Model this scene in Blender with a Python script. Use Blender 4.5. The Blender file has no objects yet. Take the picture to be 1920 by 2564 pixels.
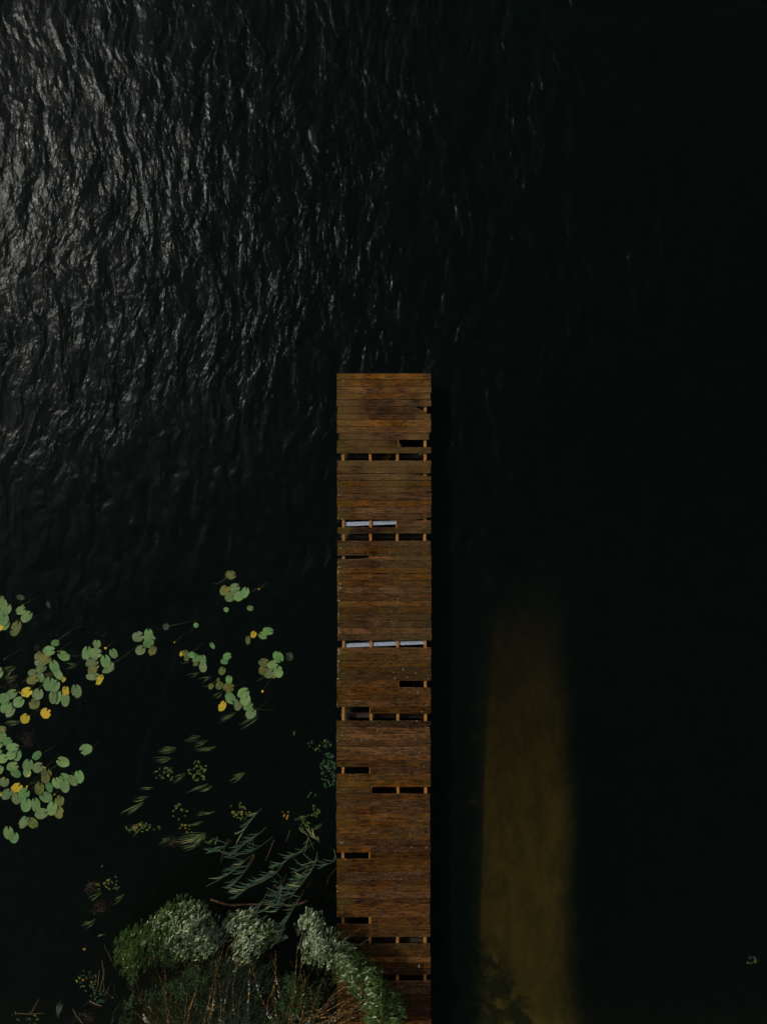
import bpy, bmesh, math, random
import numpy as np
from mathutils import Vector, Matrix

rnd = random.Random(7)
S = 0.0075            # metres per photo pixel on the deck plane
HC = 13.3             # camera height over the deck
DZ = 0.42             # deck top above the water
CZ = HC + DZ
PI = math.pi

# ------------------------------------------------------------------ camera, sky, sun, exposure
sc = bpy.context.scene
cd = bpy.data.cameras.new('camera'); cam = bpy.data.objects.new('camera', cd)
sc.collection.objects.link(cam); sc.camera = cam
cam.location = (0, 0, CZ); cam.rotation_euler = (0, 0, 0)
cd.sensor_fit = 'VERTICAL'; cd.sensor_height = 24.0
cd.lens = 12.0 * HC / (1282 * S); cd.clip_end = 3000; cd.clip_start = 0.1

SUN_EL = math.radians(42); SUN_AZ = math.radians(-60)   # from +Y towards +X
w = bpy.data.worlds.new('World'); sc.world = w; w.use_nodes = True
nt = w.node_tree; nt.nodes.clear()
sky = nt.nodes.new('ShaderNodeTexSky'); sky.sky_type = 'NISHITA'; sky.sun_disc = False
sky.dust_density = 3.0; sky.sun_elevation = SUN_EL; sky.sun_rotation = SUN_AZ
bg = nt.nodes.new('ShaderNodeBackground'); bg.inputs[1].default_value = 0.095
wo = nt.nodes.new('ShaderNodeOutputWorld')
# broken cloud over the whole sky, as bright as the sky it drifts in front of
def wn(t, **kw):
    x = nt.nodes.new('ShaderNode'+t)
    for k_, v_ in kw.items(): setattr(x, k_, v_)
    return x
wt = wn('TexCoord'); ws = wn('SeparateXYZ'); nt.links.new(wt.outputs['Generated'], ws.inputs[0])
wz = wn('Math', operation='MAXIMUM'); nt.links.new(ws.outputs[2], wz.inputs[0]); wz.inputs[1].default_value = 0.0
wz2 = wn('Math', operation='ADD'); nt.links.new(wz.outputs[0], wz2.inputs[0]); wz2.inputs[1].default_value = 0.18
wc = wn('CombineXYZ')
for i_ in (0, 1):
    wd_ = wn('Math', operation='DIVIDE'); nt.links.new(ws.outputs[i_], wd_.inputs[0]); nt.links.new(wz2.outputs[0], wd_.inputs[1]); nt.links.new(wd_.outputs[0], wc.inputs[i_])
wno = wn('TexNoise'); nt.links.new(wc.outputs[0], wno.inputs['Vector']); wno.inputs['Scale'].default_value = 3.4; wno.inputs['Detail'].default_value = 6; wno.inputs['Roughness'].default_value = .55
wmr = wn('MapRange', interpolation_type='SMOOTHSTEP'); nt.links.new(wno.outputs[0], wmr.inputs[0])
wmr.inputs[1].default_value = .47; wmr.inputs[2].default_value = .58; wmr.inputs[3].default_value = 0; wmr.inputs[4].default_value = .9
whz = wn('MapRange', interpolation_type='SMOOTHSTEP'); nt.links.new(ws.outputs[2], whz.inputs[0]); whz.inputs[1].default_value = .0; whz.inputs[2].default_value = .12
wmm = wn('Math', operation='MULTIPLY'); nt.links.new(wmr.outputs[0], wmm.inputs[0]); nt.links.new(whz.outputs[0], wmm.inputs[1])
wbw = wn('RGBToBW'); nt.links.new(sky.outputs[0], wbw.inputs[0])
wv_ = wn('VectorMath', operation='SCALE'); wv_.inputs[0].default_value = (1.0, .97, .92); wsc = wn('Math', operation='MULTIPLY'); nt.links.new(wbw.outputs[0], wsc.inputs[0]); wsc.inputs[1].default_value = 2.6
nt.links.new(wsc.outputs[0], wv_.inputs['Scale'])
wmx = wn('Mix', data_type='RGBA'); nt.links.new(wmm.outputs[0], wmx.inputs[0]); nt.links.new(sky.outputs[0], wmx.inputs[6]); nt.links.new(wv_.outputs[0], wmx.inputs[7])
nt.links.new(wmx.outputs[2], bg.inputs[0]); nt.links.new(bg.outputs[0], wo.inputs[0])

sl = bpy.data.lights.new('sun', 'SUN'); sl.energy = 2.5; sl.angle = math.radians(0.6)
sl.color = (1.0, 0.93, 0.80)
so = bpy.data.objects.new('sun', sl); sc.collection.objects.link(so)
sd = Vector((math.sin(SUN_AZ)*math.cos(SUN_EL), math.cos(SUN_AZ)*math.cos(SUN_EL), math.sin(SUN_EL)))
so.rotation_euler = sd.to_track_quat('Z', 'Y').to_euler()
so.location = sd*40
sc.view_settings.view_transform = 'Standard'; sc.view_settings.look = 'None'
sc.view_settings.exposure = -0.65; sc.view_settings.gamma = 1.0
sc.view_settings.use_curve_mapping = False
sc.render.engine = 'CYCLES'
sc.cycles.max_bounces = 5; sc.cycles.diffuse_bounces = 2; sc.cycles.glossy_bounces = 2; sc.cycles.transparent_max_bounces = 10
sc.cycles.caustics_reflective = False; sc.cycles.use_adaptive_sampling = True; sc.cycles.adaptive_threshold = 0.02; sc.cycles.time_limit = 1000
sc.cycles.sample_clamp_indirect = 4.0

# ------------------------------------------------------------------ helpers
def P(px, py, z=0.0):
    f = (CZ - z)/HC*S
    return Vector(((px-960)*f, (1282-py)*f, z))

class MB:
    def __init__(s): s.v = []; s.f = []; s.m = []
    def add(s, vs, fs, mi=0):
        o = len(s.v); s.v.extend([tuple(x) for x in vs])
        s.f.extend([tuple(i+o for i in f) for f in fs]); s.m.extend([mi]*len(fs))
    def box(s, c, sz, rot=None, mi=0):
        x, y, z = sz[0]/2, sz[1]/2, sz[2]/2
        vs = [Vector((a*x, b*y, d*z)) for d in (-1, 1) for b in (-1, 1) for a in (-1, 1)]
        if rot: vs = [rot @ v for v in vs]
        s.add([v+Vector(c) for v in vs],
              [(0,2,3,1),(4,5,7,6),(0,1,5,4),(2,6,7,3),(0,4,6,2),(1,3,7,5)], mi)
    def tube(s, pts, r0, r1, n=5, mi=0, rf=None):
        pts = [Vector(p) for p in pts]; k = len(pts); rings = []
        for i, p in enumerate(pts):
            t = (pts[min(i+1, k-1)] - pts[max(i-1, 0)]).normalized()
            a = t.cross(Vector((0, 0, 1)))
            if a.length < 1e-3: a = Vector((1, 0, 0))
            a.normalize(); b = t.cross(a)
            r = r0 + (r1-r0)*i/max(1, k-1)
            if rf: r *= rf(i)
            rings.append([p + (a*math.cos(2*PI*j/n)+b*math.sin(2*PI*j/n))*r for j in range(n)])
        vs = [q for g in rings for q in g]; fs = []
        for i in range(k-1):
            for j in range(n):
                fs.append((i*n+j, i*n+(j+1) % n, (i+1)*n+(j+1) % n, (i+1)*n+j))
        fs.append(tuple(range(n-1, -1, -1))); fs.append(tuple(range((k-1)*n, k*n)))
        s.add(vs, fs, mi)
    def blob(s, c, r, sq=0.6, mi=0):
        c = Vector(c); vs = []
        for q in ((1,0,0),(0,1,0),(-1,0,0),(0,-1,0),(0,0,1),(0,0,-1),(.7,.7,.45),(-.7,.7,.4),(-.7,-.7,.5),(.7,-.7,.4)):
            k = r*rnd.uniform(.7, 1.2)
            vs.append(c + Vector((q[0]*k, q[1]*k, q[2]*k*sq)))
        s.add(vs, [(0,6,4),(6,1,4),(1,7,4),(7,2,4),(2,8,4),(8,3,4),(3,9,4),(9,0,4),
                   (6,0,5),(1,6,5),(7,1,5),(2,7,5),(8,2,5),(3,8,5),(9,3,5),(0,9,5)], mi)
    def blade(s, pts, wd, up=Vector((0, 0, 1)), mi=0, fold=0.25, tipw=0.0):
        """curved strap leaf along pts, folded on its midrib"""
        k = len(pts); vs = []; fs = []
        for i, p in enumerate(pts):
            p = Vector(p); t = (Vector(pts[min(i+1, k-1)])-Vector(pts[max(i-1, 0)])).normalized()
            a = t.cross(up)
            if a.length < 1e-3: a = Vector((1, 0, 0))
            a.normalize(); n = a.cross(t)
            u = i/(k-1)
            q = wd*0.5*max(tipw, (math.sin(PI*min(1, u*0.82+0.18)))**0.8)
            vs += [p - a*q + n*q*fold, p, p + a*q + n*q*fold]
        for i in range(k-1):
            o = i*3; fs += [(o, o+1, o+4, o+3), (o+1, o+2, o+5, o+4)]
        s.add(vs, fs, mi)
    def mesh(s, name, mats, smooth=False):
        m = bpy.data.meshes.new(name); m.from_pydata(s.v, [], s.f)
        for t in (mats if isinstance(mats, (list, tuple)) else [mats]): m.materials.append(t)
        m.polygons.foreach_set('material_index', s.m)
        if smooth: m.polygons.foreach_set('use_smooth', [True]*len(s.f))
        m.update(); return m

def link(name, mesh, parent=None, loc=(0, 0, 0)):
    o = bpy.data.objects.new(name, mesh); sc.collection.objects.link(o)
    if parent is not None:
        o.parent = parent; o.location = Vector(loc) - parent.location
    else: o.location = loc
    return o
def thing(name, label, cat, loc=(0, 0, 0), group=None):
    o = bpy.data.objects.new(name, None); sc.collection.objects.link(o); o.location = loc
    o.empty_display_size = 0.1
    o['label'] = label; o['category'] = cat
    if group: o['group'] = group
    return o

class NT:
    def __init__(s, name):
        s.mat = bpy.data.materials.new(name); s.mat.use_nodes = True
        s.t = s.mat.node_tree; s.t.nodes.clear()
        s.out = s.t.nodes.new('ShaderNodeOutputMaterial')
    def n(s, typ, **kw):
        x = s.t.nodes.new('ShaderNode'+typ)
        for k, v in kw.items():
            if k.startswith('_'): setattr(x, k[1:], v)
            else:
                key = int(k[1:]) if k[0] == 'i' and k[1:].isdigit() else k.replace('__', ' ')
                inp = x.inputs[key]
                if hasattr(v, 'is_linked') or isinstance(v, bpy.types.NodeSocket): s.t.links.new(v, inp)
                else: inp.default_value = v
        return x
    def math(s, op, a, b=0.0, c=None, clamp=False):
        x = s.t.nodes.new('ShaderNodeMath'); x.operation = op; x.use_clamp = clamp
        for i, v in enumerate((a, b, c)):
            if v is None: continue
            if isinstance(v, bpy.types.NodeSocket): s.t.links.new(v, x.inputs[i])
            else: x.inputs[i].default_value = v
        return x.outputs[0]
    def ramp(s, v, lo, hi, a=0.0, b=1.0):
        x = s.t.nodes.new('ShaderNodeMapRange'); x.interpolation_type = 'SMOOTHSTEP'
        s.t.links.new(v, x.inputs[0]); x.inputs[1].default_value = lo; x.inputs[2].default_value = hi
        x.inputs[3].default_value = a; x.inputs[4].default_value = b
        return x.outputs[0]
    def mix(s, f, a, b, bt='MIX'):
        x = s.t.nodes.new('ShaderNodeMix'); x.data_type = 'RGBA'; x.blend_type = bt; x.clamp_factor = True
        for i, v in ((0, f), (6, a), (7, b)):
            if isinstance(v, bpy.types.NodeSocket): s.t.links.new(v, x.inputs[i])
            else: x.inputs[i].default_value = v if i == 0 else (*v, 1)
        return x.outputs[2]
    def mapping(s, v, loc=(0,0,0), rot=(0,0,0), scale=(1,1,1)):
        x = s.t.nodes.new('ShaderNodeMapping'); s.t.links.new(v, x.inputs[0])
        x.inputs[1].default_value = loc; x.inputs[2].default_value = rot; x.inputs[3].default_value = scale
        return x.outputs[0]
    def noise(s, v, scale, detail=4, rough=0.55, dist=0.0, w=None):
        x = s.t.nodes.new('ShaderNodeTexNoise')
        x.noise_dimensions = '4D' if w is not None else '3D'
        s.t.links.new(v, x.inputs['Vector'])
        if w is not None: s.t.links.new(w, x.inputs['W'])
        x.inputs['Scale'].default_value = scale; x.inputs['Detail'].default_value = detail
        x.inputs['Roughness'].default_value = rough; x.inputs['Distortion'].default_value = dist
        return x.outputs[0]
    def link(s, a, b): s.t.links.new(a, b)
    def done(s, sh, disp=None):
        s.t.links.new(sh, s.out.inputs[0]); return s.mat

# ------------------------------------------------------------------ materials
def m_wood():
    k = NT('weathered_plank')
    tc = k.n('TexCoord').outputs['Object']; geo = k.n('NewGeometry'); pos = geo.outputs['Position']
    oi = k.n('ObjectInfo'); R = k.math('MULTIPLY', oi.outputs['Random'], 60.0)
    g1 = k.noise(k.mapping(tc, scale=(1.6, 26, 26)), 2.0, 6, .62, .5, R)
    g2 = k.noise(k.mapping(tc, scale=(3.0, 90, 90)), 2.0, 5, .7, .2, R)
    pt = k.noise(k.mapping(tc, scale=(1.6, 3.2, 3)), 1.7, 4, .6, .3, R)
    sp = k.noise(tc, 55, 3, .7, 0, R)
    # knots: small oval dark eyes that differ from board to board
    comb = k.n('CombineXYZ', i0=R, i1=R)
    add = k.n('VectorMath', _operation='ADD', i0=k.mapping(tc, scale=(3.1, 8.5, 1)), i1=comb.outputs[0])
    vo = k.n('TexVoronoi', _voronoi_dimensions='2D', _feature='F1', Vector=add.outputs[0], Scale=1.0)
    vo.inputs['Randomness'].default_value = 1.0
    kn = k.math('MULTIPLY', k.ramp(vo.outputs['Distance'], .05, .24, 1.0, 0.0), .75)
    c = k.mix(k.ramp(g1, .32, .68), (.015, .0068, .0022), (.155, .066, .018))
    c = k.mix(k.ramp(pt, .48, .72), c, (.20, .080, .020))
    c = k.mix(k.math('MULTIPLY', k.ramp(g2, .55, .75), .42), c, (.012, .007, .004))
    mt = k.noise(k.mapping(tc, scale=(7, 17, 10)), 2.2, 5, .72, .2, R)
    c = k.mix(k.math('MULTIPLY', k.ramp(mt, .50, .66), .75), c, (.014, .007, .003))
    c = k.mix(k.math('MULTIPLY', k.ramp(mt, .47, .34), .55), c, (.26, .105, .026))
    c = k.mix(k.math('MULTIPLY', k.ramp(sp, .54, .74), .30), c, (.27, .13, .045))
    c = k.mix(kn, c, (.012, .009, .006))
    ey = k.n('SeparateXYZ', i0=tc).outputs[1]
    worn_hl = k.math('MULTIPLY', k.ramp(k.math('ABSOLUTE', ey), .051, .059), k.ramp(k.noise(k.mapping(tc, scale=(1.6, 5, 5)), 2.2, 4, .6, 0, R), .46, .62))
    c = k.mix(k.math('MULTIPLY', worn_hl, .8), c, (.33, .15, .05))  # worn orange long edges, with edge highlights painted in
    # tone from board to board
    hs = k.n('HueSaturation', Color=c)
    k.link(k.ramp(oi.outputs['Random'], 0, 1, .46, .98), hs.inputs['Value'])
    k.link(k.ramp(k.math('FRACT', k.math('MULTIPLY', oi.outputs['Random'], 7.3)), 0, 1, .92, 1.10), hs.inputs['Saturation'])
    c = k.mix(1.0, hs.outputs[0], oi.outputs['Color'], 'MULTIPLY')
    sx = k.n('SeparateXYZ', i0=pos)
    # moss: yellow-green film near the left ends and in drifts
    mn = k.noise(k.mapping(pos, scale=(1, 2.2, 1)), 2.2, 5, .65, .6)
    left = k.ramp(sx.outputs[0], P(843, 0, DZ).x, P(930, 0, DZ).x, .22, 0.0)
    mo = k.ramp(k.math('ADD', mn, left), .60, .84)
    mo = k.math('MULTIPLY', mo, k.ramp(k.noise(pos, 38, 4, .7), .38, .62, .25, .8))
    c = k.mix(mo, c, (.080, .062, .008))
    ol = k.math('MULTIPLY', k.ramp(k.noise(k.mapping(pos, scale=(.7, 1.2, 1)), 1.1, 4, .6), .45, .66), .38)
    c = k.mix(ol, c, (.045, .036, .010))
    far = k.ramp(sx.outputs[1], P(0, 1700, DZ).y, P(0, 1000, DZ).y, 0, .35)  # olive-orange towards the outer end, with brighter light painted into the colour
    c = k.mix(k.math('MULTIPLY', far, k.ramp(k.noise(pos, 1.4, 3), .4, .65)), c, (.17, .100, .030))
    # pale lichen and grit caught along the joints and on the left ends
    gy = k.n('SeparateXYZ', i0=tc).outputs[1]
    edge = k.ramp(k.math('ABSOLUTE', gy), .040, .060)
    lv = k.noise(pos, 70, 2, .5); lp = k.noise(pos, 2.3, 3, .6)
    lic = k.math('MULTIPLY', k.ramp(lv, .60, .66), k.math('MULTIPLY', edge, k.ramp(lp, .45, .62)))
    lic2 = k.math('MULTIPLY', k.ramp(k.noise(pos, 45, 2, .5), .665, .70), k.ramp(k.noise(pos, 1.7, 3), .5, .62))
    c = k.mix(k.math('MAXIMUM', lic, lic2), c, (.42, .34, .22))
    b = k.n('Bump', Strength=.7, Distance=.004, Height=k.math('ADD', g1, k.math('MULTIPLY', g2, .7)))
    p = k.n('BsdfPrincipled', Base__Color=c, Roughness=.78, Normal=b.outputs[0])
    p.inputs['Specular IOR Level'].default_value = .08
    return k.done(p.outputs[0])

def m_simple(name, c1, c2, scale=8, rough=.8, stretch=(1, 1, 1), bump=.4, bd=.004, spec=.3, lo=.35, hi=.65, metal=0):
    k = NT(name); tc = k.n('TexCoord').outputs['Object']
    oi = k.math('MULTIPLY', k.n('ObjectInfo').outputs['Random'], 40.0)
    n = k.noise(k.mapping(tc, scale=stretch), scale, 6, .65, .3, oi)
    c = k.mix(k.ramp(n, lo, hi), c1, c2)
    b = k.n('Bump', Strength=bump, Distance=bd, Height=n)
    p = k.n('BsdfPrincipled', Base__Color=c, Roughness=rough, Normal=b.outputs[0], Metallic=metal)
    p.inputs['Specular IOR Level'].default_value = spec
    return k.done(p.outputs[0])

def m_pad(name, base, dark, spot, spot_amt, yellow=0.0, ycol=(.50, .36, .02)):
    k = NT(name); tc = k.n('TexCoord').outputs['Object']
    oi = k.n('ObjectInfo').outputs['Random']; R = k.math('MULTIPLY', oi, 50.0)
    n = k.noise(tc, 7, 5, .6, .4, R); f = k.noise(tc, 60, 3, .65, 0, R)
    c = k.mix(k.ramp(n, .3, .7), dark, base)
    # radial veins
    sx = k.n('SeparateXYZ', i0=tc)
    an = k.math('ARCTAN2', sx.outputs[1], sx.outputs[0])
    ve = k.math('ABSOLUTE', k.math('SINE', k.math('MULTIPLY', an, 9.0)))
    c = k.mix(k.math('MULTIPLY', k.ramp(ve, 0, .25, 1, 0), .22), c, tuple(min(1, x*1.7) for x in base))
    if yellow:
        yn = k.noise(tc, 13, 4, .7, .3, R)
        c = k.mix(k.ramp(yn, .62-yellow*.35, .78-yellow*.35), c, ycol)
        rn = k.noise(tc, 24, 4, .7, .3, R)
        c = k.mix(k.ramp(rn, .58, .68), c, (.16, .05, .008))
    if spot_amt:
        s1 = k.noise(tc, 75, 3, .6, 0, R)
        c = k.mix(k.math('MULTIPLY', k.ramp(s1, .66-spot_amt*.16, .72-spot_amt*.16), .8), c, spot)
    hs = k.n('HueSaturation', Color=c)
    k.link(k.ramp(oi, 0, 1, .78, 1.18), hs.inputs['Value'])
    k.link(k.ramp(k.math('FRACT', k.math('MULTIPLY', oi, 5.7)), 0, 1, .485, .515), hs.inputs['Hue'])
    b = k.n('Bump', Strength=.35, Distance=.004, Height=k.math('ADD', n, k.math('MULTIPLY', f, .2)))
    p = k.n('BsdfPrincipled', Base__Color=hs.outputs[0], Roughness=.5, Normal=b.outputs[0])
    p.inputs['Specular IOR Level'].default_value = .3
    return k.done(p.outputs[0])

def m_leaf(name, c1, c2, trans=.35, rough=.5, scale=3.0, spec=.25):
    k = NT(name); geo = k.n('NewGeometry'); pos = geo.outputs['Position']
    ri = geo.outputs['Random Per Island']
    oi = k.n('ObjectInfo').outputs['Random']
    v = k.math('FRACT', k.math('ADD', ri, oi))
    c = k.mix(k.math('ADD', k.math('MULTIPLY', v, .75), k.math('MULTIPLY', k.noise(pos, scale, 3), .35)), c1, c2)
    p = k.n('BsdfPrincipled', Base__Color=c, Roughness=rough)
    p.inputs['Specular IOR Level'].default_value = spec
    t = k.n('BsdfTranslucent', Color=k.mix(.5, c, (.16, .24, .02)))
    mx = k.n('MixShader', i0=trans); k.link(p.outputs[0], mx.inputs[1]); k.link(t.outputs[0], mx.inputs[2])
    return k.done(mx.outputs[0])

def m_water():
    k = NT('lake_water'); pos = k.n('NewGeometry').outputs['Position']
    sx = k.n('SeparateXYZ', i0=pos); X, Y = sx.outputs[0], sx.outputs[1]
    warp = k.n('TexNoise', Vector=pos, Scale=.35, Detail=2.0)
    wv = k.n('VectorMath', _operation='MULTIPLY_ADD', i0=warp.outputs['Color'], i1=(1.3, 1.3, 0), i2=pos).outputs[0]
    # crests run nearly up-down on the left and swing over towards the lower right
    fw = k.n('TexNoise', Vector=pos, Scale=2.6, Detail=2.0)
    wv = k.n('VectorMath', _operation='MULTIPLY_ADD', i0=fw.outputs['Color'], i1=(.16, .16, 0), i2=wv).outputs[0]
    a = k.mapping(wv, rot=(0, 0, math.radians(-22)), scale=(1.0, .46, 1))
    b_ = k.mapping(wv, rot=(0, 0, math.radians(-52)), scale=(1.0, .45, 1))
    n1 = k.noise(a, 3.6, 2, .5, .3); n1b = k.noise(b_, 2.2, 2, .5, .3)
    n2 = k.noise(a, 10.5, 3, .62, .4)
    n3 = k.noise(k.mapping(wv, rot=(0, 0, math.radians(8)), scale=(1, .6, 1)), 27, 4, .65, .4)
    n4 = k.noise(k.mapping(wv, rot=(0, 0, math.radians(60)), scale=(1, .5, 1)), 13, 3, .6, .3)
    # wind shelter behind the reeds and the lily beds, low left; roughest at the far left
    shel = k.ramp(k.math('SUBTRACT', Y, k.math('MULTIPLY', X, .55)), -7.5, 11.5, .85, 1.15)
    h = k.math('ADD', k.math('MULTIPLY', n1, .068), k.math('MULTIPLY', n1b, .115))
    h = k.math('ADD', h, k.math('MULTIPLY', n2, .022))
    h = k.math('ADD', h, k.math('MULTIPLY', n3, .0062))
    h = k.math('ADD', h, k.math('MULTIPLY', n4, .013))
    h = k.math('MULTIPLY', h, k.math('MULTIPLY', shel, .52))
    bp = k.n('Bump', Strength=1.0, Distance=1.0, Height=h)
    fr = k.n('Fresnel', IOR=1.333, Normal=bp.outputs[0])
    gl = k.n('BsdfGlossy', Color=(.31, .33, .34, 1), Roughness=.18, Normal=bp.outputs[0])
    tr = k.n('BsdfTransparent'); df = k.n('BsdfDiffuse', Color=(.0012, .0034, .0024, 1))
    ad = k.n('AddShader'); k.link(tr.outputs[0], ad.inputs[0]); k.link(df.outputs[0], ad.inputs[1])
    bf = k.n('NewGeometry').outputs['Backfacing']
    fac = k.math('ADD', k.math('MULTIPLY', fr.outputs[0], k.math('SUBTRACT', 1.0, bf)), k.math('MULTIPLY', bf, .05))
    mx = k.n('MixShader', i0=fac); k.link(ad.outputs[0], mx.inputs[1]); k.link(gl.outputs[0], mx.inputs[2])
    k.link(mx.outputs[0], k.out.inputs['Surface'])
    ab = k.n('VolumeAbsorption', Color=(.645, .565, .16, 1), Density=2.8)
    k.link(ab.outputs[0], k.out.inputs['Volume'])
    return k.mat

def m_bed():
    k = NT('lake_bed'); pos = k.n('NewGeometry').outputs['Position']
    sx = k.n('SeparateXYZ', i0=pos); X, Y, Z = sx.outputs
    wn = k.math('MULTIPLY', k.math('SUBTRACT', k.noise(pos, .9, 5, .65, .1), .5), 1.6)
    fn = k.math('MULTIPLY', k.math('SUBTRACT', k.noise(pos, 5.5, 5, .7, .1), .5), .30)
    xw = k.math('ADD', X, k.math('ADD', k.math('MULTIPLY', wn, .35), fn))
    m = k.math('MULTIPLY', k.ramp(xw, 1.35, 2.3), k.ramp(xw, 3.45, 4.15, 1, 0))  # left fade paints a soft edge onto the jetty's shadow
    m = k.math('MULTIPLY', m, k.ramp(k.math('ADD', Y, wn), -.2, -5.5))
    # weed patch eating into the sand low on its left side
    wd = k.math('MULTIPLY', k.ramp(k.math('ADD', Y, k.math('MULTIPLY', fn, 2.5)), -8.3, -9.1), k.ramp(k.math('ADD', k.math('MULTIPLY', Y, .5), k.math('ADD', xw, k.math('MULTIPLY', fn, 3.0))), -2.3, -1.8, 1, 0))
    wd = k.math('MULTIPLY', wd, k.ramp(k.noise(pos, 2.6, 6, .72, .3), .40, .52))
    m = k.math('MULTIPLY', m, k.math('SUBTRACT', 1.0, wd))
    spk = k.ramp(k.noise(pos, 14, 3, .7), .62, .7)
    g = k.noise(pos, 2.2, 6, .7)
    sand = k.mix(g, (.09, .095, .05), (.23, .20, .095))
    stv = k.noise(k.mapping(pos, rot=(0, 0, math.radians(35)), scale=(2.2, .8, 1)), 1.6, 6, .7, .3)
    sand = k.mix(k.math('MULTIPLY', k.ramp(stv, .36, .62, 1, 0), .55), sand, (.05, .058, .032))
    sand = k.mix(k.math('MULTIPLY', spk, .6), sand, (.05, .05, .03))
    mud = k.mix(g, (.012, .016, .010), (.045, .05, .03))
    c = k.mix(m, mud, sand)
    c = k.mix(k.ramp(Z, -.05, .05), c, (.012, .015, .008))
    p = k.n('BsdfPrincipled', Base__Color=c, Roughness=.95)
    p.inputs['Specular IOR Level'].default_value = .1
    return k.done(p.outputs[0])

M = {}
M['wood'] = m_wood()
M['joist'] = m_simple('raw_joist_wood', (.16, .06, .012), (.52, .25, .055), 5, .8, (30, 2, 30), spec=.2)
M['pile'] = m_simple('wet_pile_wood', (.02, .014, .01), (.06, .04, .025), 6, .8, (12, 12, 1))
M['steel'] = m_simple('galvanised_steel', (.20, .25, .32), (.46, .52, .60), 34, .6, spec=.5, bump=.15)
M['lichen'] = m_simple('pale_lichen', (.30, .31, .22), (.62, .62, .50), 60, .9)
M['white'] = m_simple('dried_white', (.5, .5, .46), (.75, .74, .68), 60, .8)
M['pg'] = m_pad('pad_green', (.160, .275, .090), (.100, .185, .055), (.03, .04, .015), .15)
M['pb'] = m_pad('pad_bright_green', (.130, .250, .075), (.075, .165, .04), (.03, .05, .015), .1)
M['ps'] = m_pad('pad_spotted', (.165, .235, .095), (.105, .160, .055), (.02, .028, .01), .75)
M['po'] = m_pad('pad_olive', (.145, .165, .035), (.075, .10, .02), (.035, .035, .008), .65, .25, (.30, .21, .015))
M['py'] = m_pad('pad_yellow', (.22, .20, .02), (.14, .13, .02), (.06, .03, .005), .25, .9)
M['pd'] = m_pad('pad_drowned', (.05, .085, .05), (.025, .045, .03), (.02, .03, .01), .2)
M['flower'] = m_simple('yellow_flower', (.75, .36, .01), (.95, .58, .03), 30, .5)
M['stalk'] = m_simple('water_stalk', (.06, .075, .03), (.13, .14, .06), 8, .7)
M['sedge'] = m_leaf('floating_sedge', (.040, .080, .024), (.14, .20, .065), .1)
M['reed'] = m_leaf('reed_leaf', (.030, .075, .046), (.080, .150, .092), .25, .55)
M['reedstem'] = m_leaf('reed_stem', (.10, .13, .04), (.20, .19, .07), .05)
M['reedpale'] = m_leaf('reed_yellowing', (.22, .24, .08), (.42, .40, .16), .2)
M['dead'] = m_leaf('dead_reed', (.10, .055, .028), (.30, .19, .10), .05, .7)
M['fg'] = m_leaf('pondweed_green', (.055, .10, .018), (.12, .17, .035), .2)
M['fd'] = m_leaf('pondweed_dark', (.018, .060, .022), (.040, .105, .045), .2)
M['fo'] = m_leaf('pondweed_orange', (.26, .13, .015), (.38, .27, .03), .2)
M['silver'] = m_leaf('willow_leaf_silver', (.15, .23, .085), (.62, .70, .48), .2, .5, 1.5)
M['wgreen'] = m_leaf('willow_leaf_green', (.022, .075, .014), (.095, .175, .038), .35, .45, 1.5)
M['twig'] = m_simple('lichened_bark', (.022, .015, .008), (.36, .19, .035), 22, .85, (1, 1, 1), lo=.47, hi=.64)
M['bark'] = m_simple('dark_bark', (.03, .02, .012), (.13, .07, .035), 20, .85)
M['grass'] = m_leaf('bank_grass', (.006, .018, .009), (.035, .062, .028), .2)
M['under'] = m_leaf('undergrowth_leaf', (.010, .034, .009), (.045, .095, .022), .3)
M['rot'] = m_leaf('rotting_weed', (.035, .018, .010), (.10, .048, .022), .1)
M['water'] = m_water(); M['bed'] = m_bed()

# ------------------------------------------------------------------ lake bed, bank and water
def smooth(a, b, x):
    t = np.clip((x-a)/(b-a), 0, 1); return t*t*(3-2*t)
def vnoise(x, y, s, seed):
    r = np.random.RandomState(seed); out = 0
    for i in range(5):
        a = r.uniform(0, 2*PI); f = s*r.uniform(.6, 1.6); ph = r.uniform(0, 6)
        out = out + np.sin((x*math.cos(a)+y*math.sin(a))*f + ph)
    return out/5
def bed_height(x, y):
    px = x/S+960; py = 1282-y/S
    d = -2.6 + 0*x
    d = d + smooth(1300, 2600, py + 150*vnoise(x, y, .5, 2))*1.45            # shelves towards the shore
    bank = smooth(1120, 1260, px)*(1-smooth(1440, 1620, px + 25*vnoise(x, y, 2, 5)))
    bk = bank*smooth(1250, 1650, py); d = d*(1-bk) + bk*(-1.02 + .44*smooth(1400, 2450, py))
    d = d - smooth(1480, 1640, px)*smooth(1500, 2300, py)*.35
    sh = smooth(2500, 2680, py + 30*vnoise(x, y, 2, 3))*(smooth(200, 420, px)*(1-smooth(800, 1000, px)))
    d = d*(1-sh) + (0.10)*sh
    far = smooth(2610, 2900, py + 25*vnoise(x, y, .8, 7)); d = d*(1-far) + far*1.1
    return d + .05*vnoise(x, y, 3, 9) + .02*vnoise(x, y, 11, 4)
N = 260
u = np.linspace(-1, 1, N); ax = np.sign(u)*(np.abs(u)**6.0)*640 + np.sign(u)*(np.abs(u)**2.0)*40 + u*10
gx, gy = np.meshgrid(ax, ax); gz = bed_height(gx, gy)
mb = bpy.data.meshes.new('lake_bed')
vs = np.stack([gx.ravel(), gy.ravel(), gz.ravel()], 1)
ii = np.arange(N*N).reshape(N, N)
fs = np.stack([ii[:-1, :-1].ravel(), ii[:-1, 1:].ravel(), ii[1:, 1:].ravel(), ii[1:, :-1].ravel()], 1)
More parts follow.
